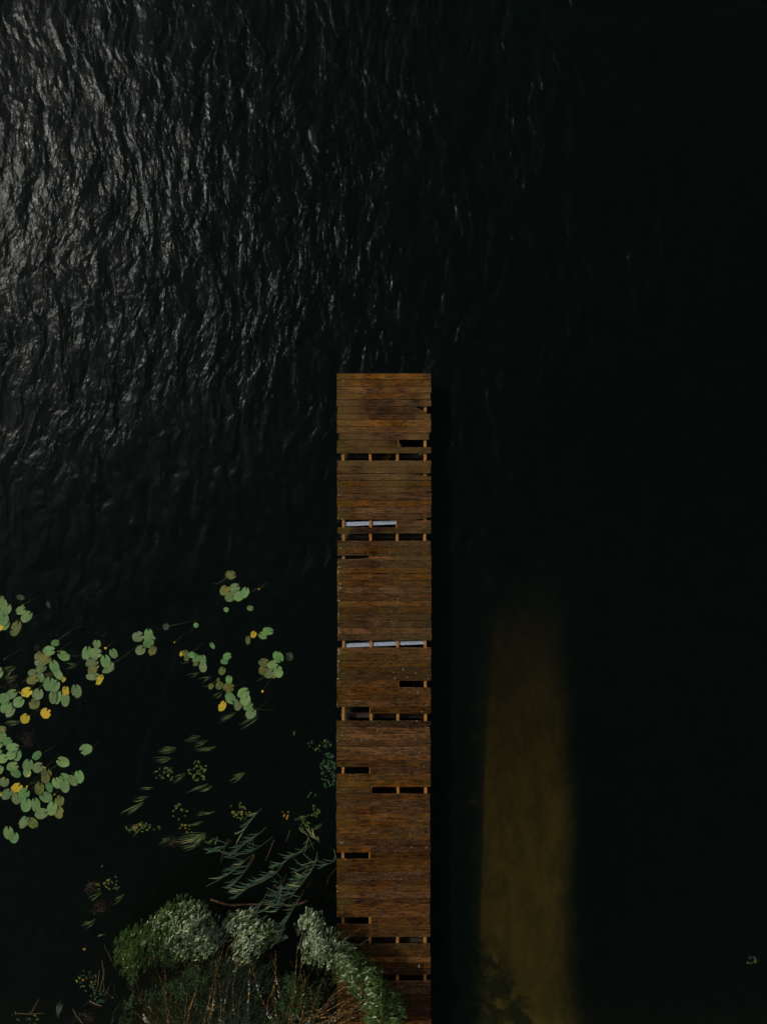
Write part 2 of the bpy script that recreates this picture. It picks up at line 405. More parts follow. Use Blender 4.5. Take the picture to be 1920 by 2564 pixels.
mb.from_pydata(vs.tolist(), [], fs.tolist()); mb.materials.append(M['bed'])
mb.polygons.foreach_set('use_smooth', [True]*len(fs)); mb.update()
o = link('lake_bed', mb); o['kind'] = 'structure'
q = MB(); q.box((0, 0, -2.0), (1400, 1400, 4.0)); o = link('lake_water', q.mesh('lake_water', M['water'])); o['kind'] = 'structure'

# ------------------------------------------------------------------ jetty
jet = thing('jetty', 'long weathered brown plank jetty with missing boards, standing in dark water', 'jetty', P(960, 1750, 0))
# (row top y, list of (x0, x1, kind))  None = board missing
L0, R0 = 843.0, 1079.0
def lx(y): return float(np.interp(y, [930, 1300, 1600, 1660, 1780, 2000, 2300, 2564], [843, 844.5, 845, 844, 842.5, 842, 843.5, 843.5]))
def rx(y): return float(np.interp(y, [930, 1300, 1600, 1720, 2000, 2300, 2564], [1078.7, 1079.7, 1080, 1078.5, 1077, 1077, 1078.6]))
A, B = 994.5, 927.5
rows = [(935,0),(951.3,0),(968,0),(984.4,0),(1001.3,0),(1018.2,'brkR'),(1035.5,0),(1051.4,0),(1068.4,0),(1084.7,'short'),
 (1101.9,('L',993)),(1119.3,0),(1135.7,None),(1152.8,0),(1169.4,('S',A)),(1186.2,'wedgeR'),(1202.8,0),(1219.5,('S',930)),(1235.6,0),
 (1252.6,0),(1269.2,0),(1286.3,'wedgeRb'),(1302.4,('R',993.5)),(1320,0),(1336.5,None),(1353.7,0),(1369.8,('S',A)),(1386.6,'split'),(1403.2,('S',929.5)),
 (1420.2,0),(1436.8,('S',A+.5)),(1453.6,0),(1470.4,0),(1487.3,0),(1504.4,0),(1520,('S',A+.7)),(1537.4,0),(1553.8,0),(1571.6,0),(1588,0),
 (1604.7,None),(1621.6,0),(1638.1,('S',A+.5)),(1655,0),(1672,0),(1688,0),(1705,('L',994)),(1721.3,('S',995.5)),(1737.8,('S',B)),(1754.9,0),
 (1771,('R',926.5)),(1787.5,None),(1804.8,'darkR'),(1821.4,0),(1838,0),(1854.6,0),(1871.2,0),(1888.8,0),(1905.5,0),(1921.5,('R',926.5)),(1938.2,0),
 (1954.6,0),(1971,('L',927)),(1987.5,0),(2003.6,0),(2020.8,('S',B)),(2037.4,0),(2053.7,0),(2070.3,('S',B)),(2086.4,0),(2103.2,0),(2119,('S',930)),
 (2135.2,('R',926.5)),(2151.2,0),(2167.8,('S',928)),(2184,0),(2200.8,('S',928)),(2217.4,0),(2233,('S',926.5)),(2249.5,('S',B)),(2265.5,0),(2282,0),
 (2297.7,('R',928.5)),(2314.8,0),(2331,0),(2346.6,None),(2363.2,0),(2378.7,('S',996)),(2394,'gap'),(2410,0),(2426,0),(2442,None),(2457.2,0),(2474.7,0),
 (2490.3,('S',994)),(2506.4,0),(2522.4,0),(2539,0),(2554.7,0),(2570.7,0),(2587,0),(2603,0),(2619,0),(2635,None),(2651,0),(2667,0)]
TH = .030
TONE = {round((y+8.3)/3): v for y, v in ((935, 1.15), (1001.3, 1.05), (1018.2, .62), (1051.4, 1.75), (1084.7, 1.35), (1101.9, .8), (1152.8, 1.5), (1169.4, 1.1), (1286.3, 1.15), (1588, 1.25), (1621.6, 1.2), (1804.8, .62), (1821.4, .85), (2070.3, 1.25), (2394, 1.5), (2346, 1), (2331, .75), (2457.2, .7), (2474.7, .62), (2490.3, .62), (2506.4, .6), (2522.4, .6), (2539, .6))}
def plank(x0, x1, ya, yb, kind=None):
    """board outline in photo pixels on the deck plane -> one solid board"""
    g = .8
    ya += g*rnd.uniform(.5, 1.0)*.7; yb -= g*rnd.uniform(.8, 1.5)
    n = 12; top = []; bot = []
    skew = rnd.uniform(-.45, .45)
    for i in range(n+1):
        t = i/n; x = x0+(x1-x0)*t
        a = ya + skew*(t-.5) + rnd.uniform(-.14, .14); b = yb + skew*(t-.5) + rnd.uniform(-.14, .14)
        if kind == 'wedgeR' and x > 1010:   a += max(0, (x-1035)/43)*4.0 + (1.0 if x > 1030 else 0)
        if kind == 'wedgeRb' and x > 1040:  b -= (x-1040)/38*7
        if kind == 'brkR' and x > 1055:     a += 6
        if kind == 'darkR' and x > 1045:    b -= (x-1045)/32*3.5; a += 1
        if kind == 'gap': a += 1.6
        top.append((x, a)); bot.append((x, b))
    if kind == 'brkR': top[-1] = (1070, ya+13); bot[-1] = (1064, yb); top[-2] = (1060, ya+10); bot[-2] = (1052, yb)
    ol = top + bot[::-1]
    cx, cy = (x0+x1)/2, (ya+yb)/2; c = P(cx, cy, DZ)
    zt = rnd.uniform(-.0025, .0025); tilt = rnd.uniform(-.0022, .0022); cup = rnd.uniform(-.002, .002)
    if kind == 'gap': tilt = .006
    m = len(ol); V = []
    for (x, y) in ol:
        p = P(x, y, DZ)-c; V.append((p.x, p.y, zt + tilt*(1 if y < cy else -1) - abs(cup)))
    inner = []
    for (x, y) in ol:   # bevel ring: slightly inset top face
        p = P(x, y, DZ)-c; s_ = .0022
        inner.append((p.x - math.copysign(s_, p.x)*(1 if abs(p.x) > abs((P(x1, cy, DZ)-c).x)-.02 else 0), p.y - math.copysign(s_, p.y), zt + tilt*(1 if y < cy else -1) + .0022))
    low = [(a, b, -TH) for a, b, _ in V]
    vs = inner + V + low; fs = []
    for i in range(n):
        fs.append((i+1, i, m-1-i, m-2-i))
    for i in range(m):
        j = (i+1) % m
        fs.append((i, j, m+j, m+i)); fs.append((m+i, m+j, 2*m+j, 2*m+i))
    q = MB(); q.add(vs, fs)
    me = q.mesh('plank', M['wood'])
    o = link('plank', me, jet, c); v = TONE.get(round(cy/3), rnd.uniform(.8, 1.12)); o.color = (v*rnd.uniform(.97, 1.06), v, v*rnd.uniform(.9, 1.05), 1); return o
for i, (y, kd) in enumerate(rows[:-1]):
    yb = rows[i+1][0]
    if kd is None: continue
    l, r = lx(y)+rnd.uniform(-.8, .8)+rnd.choice((0, 0, 0, 1.2)), rx(y)+rnd.uniform(-.8, .8)-rnd.choice((0, 0, 0, 1.2))
    if kd == 0: plank(l, r, y, yb)
    elif kd == 'short': plank(848.5, 1074, y, yb)
    elif kd == 'split':
        # board split lengthways with a long dark wedge open at its left end
        a = plank(l, r, y, y+5.0, None); a['label'] = 'splintered upper half of a split board'
        q = MB(); c = P(960, y+11, DZ); ol_t = [(l, yb-3.2), (880, yb-3.2), (905, yb-4.5), (928, yb-8), (935, yb-11.3), (r, yb-11.3)]
        ol = ol_t + [(r, yb-.8), (l, yb-.8)]
        pts = [P(x, yy, DZ)-c for x, yy in ol]; m = len(pts)
        q.add([(p.x, p.y, 0) for p in pts]+[(p.x, p.y, -TH) for p in pts], [tuple(range(m-1, -1, -1))]+[(k_, (k_+1) % m, m+(k_+1) % m, m+k_) for k_ in range(m)])
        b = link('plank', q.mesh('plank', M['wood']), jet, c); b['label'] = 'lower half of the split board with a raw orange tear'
    elif isinstance(kd, tuple):
        if kd[0] == 'L': plank(l, kd[1], y, yb)
        elif kd[0] == 'R': plank(kd[1], r, y, yb)
        else: plank(l, kd[1]-.35, y, yb); plank(kd[1]+.35, r, y, yb)
    else: plank(l, r, y, yb, kd)
# orange raw splinters in the torn board
q = MB()
for k_ in range(16):
    x = rnd.uniform(930, 968); y = 1396.5 + rnd.uniform(-1.5, 1.5)
    ln = rnd.uniform(4, 12)
    q.tube([P(x, y, DZ+.003), P(x+ln, y+rnd.uniform(-.8, .8), DZ+.006)], .003, .001, 4)
kk = NT('raw_splinter'); p_ = kk.n('BsdfPrincipled', Base__Color=(.55, .13, .02, 1), Roughness=.7); kk.done(p_.outputs[0])
o = link('splinter', q.mesh('splinter', kk.mat), jet, (0, 0, 0)); o['label'] = 'raw orange splinters in the torn board'

def jit(a): return rnd.uniform(-a, a)
JT = DZ - TH - .001
for xj in (859.3, 927.6, 995.3, 1064.5):
    q = MB(); x = (xj-960)*S*(CZ-JT)/HC; y0, y1 = P(0, 938, JT).y, P(0, 2680, JT).y
    segs = 24; pr = []
    for s_ in range(segs+1):
        t = s_/segs; y = y0+(y1-y0)*t; dx = .008*math.sin(t*9+xj)
        pr.append((x+dx, y))
    vs = []; fs = []
    for (a, b) in pr:
        vs += [(a-.024, b, JT), (a+.024, b, JT), (a+.024, b, JT-.145), (a-.024, b, JT-.145)]
    for s_ in range(segs):
        o_ = s_*4
        for e in range(4): fs.append((o_+e, o_+4+e, o_+4+(e+1) % 4, o_+(e+1) % 4))
    fs.append((3, 2, 1, 0)); fs.append((segs*4, segs*4+1, segs*4+2, segs*4+3))
    q.add(vs, fs); c = Vector((x, (y0+y1)/2, JT)); q.v = [(a-c.x, b-c.y, d-c.z) for a, b, d in q.v]
    link('joist', q.mesh('joist', M['joist']), jet, c)
# nails in the exposed joists
q = MB()
for xj in (859.3, 995.3, 1064.5, 927.6):
    for y in (1144, 1139, 1344, 1349, 1613, 1618, 1795, 1800, 1779, 2143, 2450, 1110, 1311):
        q.tube([P(xj+jit(2), y+jit(2), JT+.001), P(xj+jit(2), y, JT+.004)], .004, .004, 5)
o = link('nail', q.mesh('nail', M['bark']), jet, (0, 0, 0)); o['kind'] = 'stuff'
# galvanised cross beams seen through two of the gaps
for (x0, y0, x1, y1, wd) in ((864, 1312.6, 992.5, 1307.5, .075), (864, 1616.8, 1064, 1608.3, .068)):
    z = DZ-TH-.035; a, b = P(x0, y0, z), P(x1, y1, z); c = (a+b)/2; d = (b-a)
    q = MB(); ro = Matrix.Rotation(math.atan2(d.y, d.x), 3, 'Z')
    q.box((0, 0, -.004), (d.length+.02, wd, .008), ro); q.box((0, 0, -.05), (d.length+.02, .008, .084), ro); q.box((0, 0, -.098), (d.length+.02, wd, .008), ro)
    link('steel_beam', q.mesh('steel_beam', M['steel']), jet, c)
# piles, cross heads, one diagonal brace
for y in (985, 1144, 1345, 1790, 2080, 2350, 2600):
    for x in (868, 1054):
        c = P(x, y, 0); q = MB(); q.tube([(0, 0, -3.0), (jit(.03), jit(.03), DZ-TH-.32)], .075, .07, 12)
        link('pile', q.mesh('pile', M['pile'], True), jet, (c.x, c.y, 0))
    c = P(961, y, DZ-.32); q = MB(); q.box((0, 0, 0), (1.66, .07, .12)); link('cross_head', q.mesh('cross_head', M['pile']), jet, c)
a, b = P(955, 1160, .1), P(985, 1128, .28); q = MB(); d = b-a
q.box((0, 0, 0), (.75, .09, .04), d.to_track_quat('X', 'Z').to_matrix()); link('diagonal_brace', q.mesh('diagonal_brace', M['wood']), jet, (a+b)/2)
# lichen crusts and grit on the boards: along the left ends and in the joints
q = MB()
def crust(x, y, r): q.blob(P(x, y, DZ+.002), r*S, .35)
for _ in range(170):
    y = rnd.choice([rnd.gauss(1470, 45), rnd.gauss(1640, 30), rnd.uniform(1150, 1860), rnd.gauss(1440, 20), rnd.uniform(1550, 1700)])
    if 945 < y < 2250 and not any(abs(y-g-8) < 9 for g in (1135.7, 1336.5, 1604.7, 1787.5)):
        crust(lx(y)+abs(rnd.gauss(.3, 2.2))+.6, y, rnd.uniform(.35, .95))
for (x, y, r) in ((859,953,2.0),(852,970,1),(855,1217,1.7),(851,1238,1.5),(849,1269,1.2),(857,1300,1.2),(848,1419,2.2),(852,1421,1.5),(859,1424,1.2),(846,1429,1.4),
                  (851,1462,1.8),(853,1472,1.9),(849,1460,1.3),(850,1503,1.8),(847,1537,1.8),(849,1637,2.0),(846,1640,1.4),(848,1655,2.0),(845,1700,1.9),(856,1841,1.9),
                  (844,1855,1.6),(905,1855,1.5),(846,1770,1.2),(1030,1368,1.1),(1023,1930,1.0),(1057,1525,1.5),(1005,1655,1.0),(858,2128,1.1),(843,2219,1.6),(845,2232,1.8),
                  (852,1371,1.2),(1049,1884,1.5),(1031,2121,1.4),(1061,1918,1.5),(870,1855,1.),(866,1739,1.),(875,1739,1.3),(898,1755,1.2),(890,1755,1.2),(903,1755,1.2),
                  (1072,1700,1.1),(1043,1805,1.5),(1018,1806,1.1),(926,1287,1.2),(877,1203,1.1),(922,1386,1.3),(1055,1020,1),(1064,973,1)):
    crust(x, y, r*.8)
jr = [r[0] for r in rows]
for _ in range(420):
    y = rnd.choice(jr)
    if not (1280 < y < 2260): continue
    bias = 1.0 if y < 1620 else .6
    x = rnd.uniform(850, 1076) if rnd.random() < bias else rnd.gauss(1040, 22)
    if x < 1076 and lx(y) < x: crust(x, y+jit(.7), rnd.uniform(.18, .55))
o = link('lichen_crust', q.mesh('lichen_crust', M['lichen']), jet, (0, 0, 0)); o['kind'] = 'stuff'

# small loose things lying on the deck
def crumple(name, label, cat, x, y, r, mat, pts):
    q = MB(); c = P(x, y, DZ)
    for (a, b, ln, wd) in pts:
        an = math.radians(a); st = Vector((jit(r), jit(r), .008)); d = Vector((math.cos(an), math.sin(an), 0))
        q.blade([st + d*ln*t + Vector((0, 0, .012*math.sin(PI*t)+b*t)) for t in (0, .33, .66, 1)], wd)
    o = link(name, q.mesh(name, mat), None, c); o['label'] = label; o['category'] = cat
crumple('fallen_leaf', 'crumpled orange dead leaf on the left edge of the jetty boards', 'leaf', 853, 2106, .02, M['dead'],
        [(30, .01, .07, .022), (80, .02, .05, .02), (200, .01, .06, .025), (250, .005, .045, .02), (330, .01, .05, .02), (140, .01, .04, .02)])
crumple('curled_leaf', 'small curled pale leaf near the right edge of the jetty', 'leaf', 1070, 2124, .008, M['dead'], [(120, .01, .05, .02), (150, .01, .05, .018), (100, .015, .04, .02)])
crumple('grass_tuft', 'little green grass tuft lying on the jetty boards', 'grass tuft', 999, 1753, .01, M['wgreen'],
        [(20, .01, .05, .008), (60, .02, .05, .008), (110, .02, .06, .008), (150, .01, .05, .008), (200, .01, .04, .008), (320, .01, .04, .008), (350, .02, .05, .008)])
q = MB(); q.tube([P(1049, 2415.5, DZ+.008)-P(1049, 2420, DZ), P(1049, 2423.5, DZ+.008)-P(1049, 2420, DZ)], .0075, .0075, 8)
o = link('white_stub', q.mesh('white_stub', M['white']), None, P(1049, 2420, DZ)); o['label'] = 'short white stub lying across a jetty board near the bottom'; o['category'] = 'stub'
c = P(912, 2358, DZ); q = MB(); q.tube([P(900, 2367, DZ+.03)-c, P(909, 2360, DZ+.035)-c, P(929, 2347, DZ+.02)-c], .006, .004, 5)
o = link('straw_stalk', q.mesh('straw_stalk', M['reedpale']), None, c); o['label'] = 'dry yellow straw stalk lying over the gap in the jetty'; o['category'] = 'stalk'
for k_, (x, y) in enumerate(((1008, 1675), (1018, 1695), (989, 1698), (1041, 1685), (1056, 1781), (1040, 1850), (1009, 1677), (985, 1683), (1067, 1765), (1046, 1734))):
    q.v = []; q.f = []; q.m = []
    an = math.radians(rnd.uniform(95, 150)); d = Vector((math.cos(an), math.sin(an), 0))
    q.blade([d*t + Vector((0, 0, .006)) for t in (-.022, 0, .022)], .010)
    o = link('willow_leaf', q.mesh('willow_leaf', M['silver']), None, P(x, y, DZ+.002)); o['label'] = ['pale willow leaf fallen mid-deck, left below the steel-beam gap', 'pale willow leaf just above the missing right board', 'leftmost pale fallen willow leaf of the scatter', 'pale willow leaf between the scatter and the right edge',
   'pale willow leaf near the right edge above the double gap', 'pale fallen willow leaf on the boards well below the double gap', 'pale willow leaf touching its neighbour in the scatter', 'small pale willow leaf highest on the left of the scatter',
   'pale willow leaf nearest the right edge of the jetty', 'pale willow leaf beside the green grass tuft, to its right'][k_]; o['category'] = 'leaf'; o['group'] = 'fallen willow leaves on the jetty'

# ------------------------------------------------------------------ water lilies
PADM = dict(g='pg', b='pb', s='ps', o='po', y='py', d='pd')
pad_n = [0]
def pad(parent, px, py, a, b, notch, typ, z):
    """floating leaf: oval outline, deep notch, slightly wavy; a,b half axes in photo px"""
    r = rnd; n = 34; half = r.uniform(.13, .2)
    ragged = .12 if typ == 'y' else (.05 if typ == 'o' else .0)
    if a < b: a, b = b, a
    fa = (CZ-z)/HC*S; A_, B_ = a*fa, b*fa
    vs = [(A_*.25, 0, 0)]; ph = r.uniform(0, 6); tear = r.uniform(1, 5.3) if r.random() < (.25 if typ in 'gbs' else .7) else 0
    for i in range(n+1):
        t = half + (2*PI-2*half)*i/n
        k = 1 + .03*math.sin(2*t+ph) + .02*math.sin(5*t+ph) + (r.uniform(-ragged, ragged*.5) if ragged else 0)
        x = A_*math.cos(t)*k; y = B_*math.sin(t)*k
        if tear and abs(t-tear) < .16: k2 = 1-.45*(1-abs(t-tear)/.16); x *= k2; y *= k2
        if i in (0, n): x *= .93; y *= 1.1
        x -= A_*.06*(1-abs(math.cos(t/2)))
        vs.append((x, y, .0012*math.sin(3*t+ph) + .001))
    ring = len(vs)
    mid = [((vs[0][0]+v[0])/2, (vs[0][1]+v[1])/2, .001*math.sin(j)) for j, v in enumerate(vs[1:])]
    vs += mid; low = [(v[0], v[1], v[2]-.0015) for v in vs[1:ring]]; vs += low
    fs = []; m = n+1
    for i in range(n):
        fs.append((0, ring+i, ring+i+1)); fs.append((ring+i, 1+i, 2+i, ring+i+1))
        fs.append((1+i, ring+m+i, ring+m+i+1, 2+i))
    q = MB(); q.add(vs, fs); me = q.mesh('lily_pad', M[PADM[typ]])
    o = link('lily_pad', me, parent, P(px, py, z))
    o.rotation_euler = (r.uniform(-.02, .02), r.uniform(-.02, .02), math.radians(notch))
    pad_n[0] += 1
    if typ == 'y': o['label'] = 'yellow, ragged and decaying lily pad'
    return o
def flower(parent, px, py, r=2.2):
    z = .05; q = MB(); c = P(px, py, z); k = r*S
    for i in range(5):
        a = i*2*PI/5
        q.blob((math.cos(a)*k*.35, math.sin(a)*k*.35, 0), k*.75, .8)
    q.blob((0, 0, k*.3), k*.5, .8)
    f = link('flower', q.mesh('flower', M['flower'], True), parent, c)
    q = MB(); q.tube([(0, 0, 0), (.02, .03, -.12), (.06, .1, -.5)], .005, .006, 5)
    s_ = bpy.data.objects.new('flower_stalk', q.mesh('flower_stalk', M['stalk'])); sc.collection.objects.link(s_); s_.parent = f
def conv(ox, oy, sc_): return lambda x, y: (ox+x/sc_, oy+y/sc_)
Z1 = (0, 1480, 5.175); Z2 = (0, 1780, 5.175); Z3 = (310, 1540, 7.527); Z4 = (510, 1410, 6.9); Z5 = (510, 1600, 6.9)
def plant(label, zz, pads, flowers=(), stalks=.45):
    ox, oy, s_ = zz; cx = sum(p[0] for p in pads)/len(pads); cy = sum(p[1] for p in pads)/len(pads)
    t = thing('water_lily', label, 'water lily', P(ox+cx/s_, oy+cy/s_, 0), 'water lilies floating left of the jetty')
    for i, (x, y, a, b, rot, typ) in enumerate(pads):
        px, py = ox+x/s_, oy+y/s_
        z = .008 + .0045*(i % 5)
        if typ == 'd': z = -.10
        pad(t, px, py, a/s_, b/s_, rot, typ, z)
        if rnd.random() < stalks*.6:   # petiole seen trailing just under the surface
            an = math.radians(rnd.choice([rnd.gauss(25, 14), rnd.gauss(205, 14)])); ln = rnd.uniform(.25, .6)
            p0 = P(px, py, -.015); d = Vector((math.cos(an), math.sin(an), 0)); w_ = Vector((-d.y, d.x, 0))*rnd.uniform(-.05, .05)
            q = MB(); q.tube([Vector((0, 0, -.01)), d*ln*.4+w_+Vector((0, 0, -.03)), d*ln*.75+w_*1.3+Vector((0, 0, -.12)), d*ln+Vector((0, 0, -.35))], .0032, .004, 5)
            link('pad_stalk', q.mesh('pad_stalk', M['stalk']), t, p0)
    for (x, y, r) in flowers: flower(t, ox+x/s_, oy+y/s_, r)
    return t
plant('cluster of green lily pads cut by the left edge, topmost of the left lilies', Z1, [
 (10,130,78,52,80,'g'),(40,165,70,50,70,'g'),(88,232,80,66,65,'g'),(20,285,60,45,20,'g'),(55,365,82,66,80,'g'),(62,425,84,66,60,'g'),(8,470,55,40,60,'y')], [])
plant('three lily pads on trailing stalks, the lowest one olive and oval, near the left edge', Z1, [
 (278,250,67,56,20,'g'),(352,330,85,62,45,'g'),(210,480,106,64,65,'o')], [(300,182,1.6)], .9)
plant('folded half-drowned dark lily leaf above the three stalked pads', Z1, [(268,82,52,34,170,'d'),(628,170,48,22,110,'d')], [], 0)
plant('largest lily bed, green pads crowded round yellow ones between upper and lower beds', Z1, [
 (722,672,54,44,10,'b'),(505,835,62,46,40,'o'),(600,880,76,66,20,'o'),(540,1000,76,54,30,'s'),(642,772,82,62,5,'g'),(828,838,84,60,150,'b'),
 (518,923,64,50,15,'s'),(710,978,90,64,110,'g'),(760,1080,70,52,130,'g'),(430,1150,80,56,20,'o'),(430,1063,64,50,0,'s'),(530,1115,60,48,100,'g'),
 (715,1230,84,64,60,'g'),(640,1200,94,72,75,'g'),(495,1335,78,70,70,'s'),(450,1460,74,68,55,'o'),(350,1308,78,62,30,'y'),
 (830,1145,38,26,60,'y'),(855,1290,62,48,90,'y'),(690,1375,82,52,90,'s'),(745,1375,86,56,80,'g'),(850,1402,90,58,90,'g'),(995,1293,88,68,100,'s'),
 (597,1580,72,66,60,'y')], [(262,1313,1.8),(60,882,1.3),(510,1025,1.5),(755,778,1.0)], .7)
plant('green lily pads beside a frilled yellow-orange pad, at the left edge below the big bed', Z1, [
 (10,1080,60,28,60,'g'),(4,1020,40,24,60,'g'),(55,1392,76,68,20,'g'),(155,1335,80,60,30,'g'),(140,1565,80,48,50,'s'),(85,1500,88,64,50,'g'),(248,1437,80,66,40,'g'),(330,1652,68,62,60,'y')], [], .6)
plant('upright group of lily pads with a yellow flower, right of the largest bed', Z1, [
 (1258,683,56,52,90,'g'),(1128,800,92,62,80,'g'),(1240,805,88,66,0,'g'),(1215,1000,86,56,40,'o'),(1200,925,88,54,20,'s'),(1210,1105,88,52,0,'s'),
 (1298,1148,76,40,60,'y'),(1473,805,66,52,115,'g'),(1440,960,46,40,60,'g'),(1370,905,82,66,100,'g'),(1410,1012,86,44,28,'g')], [(1375,740,3.3)], .5)
plant('lowest left lily bed stretching down the left edge, pads pale and overlapping', Z2, [
 (28,235,64,42,0,'o'),(35,335,72,58,100,'g'),(100,395,66,52,30,'g'),(172,470,84,52,0,'g'),(150,570,62,60,60,'g'),(232,575,74,52,80,'g'),
 (0,450,40,36,50,'g'),(10,530,30,24,30,'g'),(38,618,68,62,20,'g'),(8,760,58,40,60,'g'),(207,805,72,54,150,'b'),(170,720,80,60,20,'b'),
 (58,920,68,64,60,'s'),(0,1080,40,30,60,'y'),(95,1078,80,62,50,'s')], [(20,810,1.4)], .5)
plant('middle of the lower lily bed, spotted olive pads and one turning yellow', Z2, [
 (480,580,72,48,230,'b'),(357,800,58,52,90,'g'),(367,700,80,68,75,'g'),(500,732,76,68,30,'s'),(595,870,66,60,100,'o'),(605,820,82,70,80,'o'),
 (225,1000,80,68,50,'y'),(225,1125,82,68,80,'s'),(318,1070,80,70,40,'b'),(515,1003,80,65,80,'o'),(640,985,74,42,110,'b'),(597,1115,88,68,150,'g'),
 (343,1215,90,70,80,'g'),(467,1215,92,62,100,'g'),(545,1330,86,68,15,'s'),(765,1310,82,64,100,'o'),(775,1165,72,64,75,'o'),(680,1262,90,66,75,'g')],
 [(387,838,2.8),(355,982,2.6),(590,735,2.2),(712,1083,1.8)], .5)
plant('single heart-shaped green pad on a stalk, upper right of the lower lily bed', Z2, [(818,660,86,66,155,'g')], [], 1)
plant('five overlapping smooth green pads at the right end of the lower lily bed', Z2, [
 (740,930,76,60,110,'g'),(845,865,78,54,150,'g'),(1030,850,86,60,100,'g'),(945,900,80,52,130,'g'),(840,960,96,66,100,'g')], [], .4)
plant('lone green lily pad floating far right of the lower bed', Z2, [(1115,498,84,68,200,'g')], [(1103,583,1.0)], 0)
plant('pair of spotted lily pads, one yellowish, under the lower lily bed', Z2, [(313,1440,88,54,60,'s'),(425,1450,80,62,130,'o')], [], .5)
plant('two plain green lily pads, lowest of all near the left edge', Z2, [(190,1640,72,60,80,'g'),(113,1575,86,66,90,'g')], [], .3)
plant('six round green pads in a tight knot, left of the faint drowned pad', Z3, [
 (275,405,106,102,20,'s'),(470,345,88,84,90,'b'),(490,440,112,84,-20,'g'),(470,530,104,84,20,'b'),(320,660,98,88,45,'s'),(545,670,100,70,60,'o')], [], .3)
plant('faint drowned pad with a yellow bud on a long stalk', Z3, [(795,215,66,60,100,'d')], [(960,515,1.8)], 1)
plant('tiny bright green lone pad above the chain of pads', Z3, [(1365,190,50,46,-20,'b')], [], 0)
plant('slanting chain of small green pads with a frayed yellow end', Z3, [
 (1090,725,52,34,70,'y'),(1185,815,54,48,60,'o'),(1165,720,72,56,100,'o'),(1365,920,60,40,30,'o'),(1285,750,74,58,0,'b'),(1370,815,88,72,60,'g'),(1490,835,92,66,100,'g'),(1495,980,92,76,100,'s')], [], .6)
plant('one olive pad with a burnt yellow rim, topmost of the middle lilies', Z4, [(472,203,92,80,0,'o')], [], 1)
plant('four green pads beside a ragged yellow-green one near a yellow bud', Z4, [
 (362,467,92,78,60,'o'),(460,585,90,82,20,'g'),(610,570,88,84,30,'g'),(540,430,94,80,30,'g'),(715,505,96,72,70,'g')], [(957,452,1.9)], .4)
plant('small round bright pad alone below the ragged pad group', Z4, [(393,805,46,42,-30,'b')], [], 0)
plant('small dark oval pad alone left of the jetty, below the yellow bud', Z4, [(808,780,58,46,-10,'b')], [], 0)
plant('orange withered pad with two bright green pads at its right', Z4, [
 (862,1230,66,52,60,'y'),(765,1330,80,42,90,'o'),(1020,1250,78,62,150,'b'),(1118,1172,92,68,-10,'b')], [], .2)
plant('slender dark tilted pad above the middle lilies', Z4, [(150,1423,62,36,120,'b')], [], 1)
plant('two joined green pads with a small spotted pad under them', Z5, [(365,385,68,54,0,'b'),(412,295,76,58,10,'b'),(323,550,72,62,60,'o')], [], .4)
plant('compact rosette of six green and olive pads closest to the jetty', Z5, [
 (1045,405,92,76,0,'o'),(1025,540,86,74,60,'o'),(1290,312,104,86,-60,'b'),(1195,440,92,72,20,'g'),(1290,560,106,82,100,'g'),(1140,590,96,84,30,'s'),(1215,640,46,38,270,'o')], [], .3)
plant('faded blue-green pad just under the surface right of the rosette', Z5, [(1478,300,76,68,100,'d')], [], .6)
plant('stack of green pads ending in a yellow rotten pad, low in the middle lilies', Z5, [
 (130,815,56,46,60,'o'),(275,800,74,64,60,'o'),(255,700,36,28,60,'o'),(435,840,102,84,0,'o'),(440,700,72,60,80,'b'),(325,1155,96,62,60,'y'),(465,1025,106,84,-50,'g'),
 (595,1135,96,74,80,'s'),(770,1155,90,66,40,'g'),(725,1050,100,84,70,'g'),(690,930,110,84,30,'g'),(820,1285,100,88,50,'s')], [], .5)
plant('solitary yellow-orange lily flower standing above the water', Z5, [(1055,960,1.5,1.2,0,'d')], [(1020,905,3.4)], 0)

# ------------------------------------------------------------------ floating sedge blades
Z6 = (300, 1820, 5.52); ZR = (500, 1960, 4.14); Z8 = (0, 2164, 4.14)
def sedge(label, zz, x0, y0, x1, y1, n, spread, mat='sedge', depth=.03):
    n = int(n*1.4)
    ox, oy, s_ = zz; a = P(ox+x0/s_, oy+y0/s_, -.04); b = P(ox+x1/s_, oy+y1/s_, -depth)
    t = thing('floating_sedge', label, 'water grass', a, 'sedge blades trailing on the water'); d = b-a; L_ = d.length; pe = Vector((-d.y, d.x, 0)).normalized()
    for i in range(n):
        off = pe*(i-(n-1)/2)*spread/max(1, n)*S*1.2 + pe*jit(.01); st = d*rnd.uniform(0, .3); k = rnd.uniform(.55, 1.1); cv = pe*jit(.022)
        pts = [off*.4+st*.6+Vector((0, 0, -.05)), off*.7 + d*k*.4 + cv, off + d*k*.7 + cv*.8, off*1.1 + d*k + Vector((0, 0, .012))]
        q = MB(); q.blade(pts, rnd.uniform(.0065, .011), mi=0)
        link('blade', q.mesh('blade', M[mat if rnd.random() < .85 else 'reedpale']), t, a)
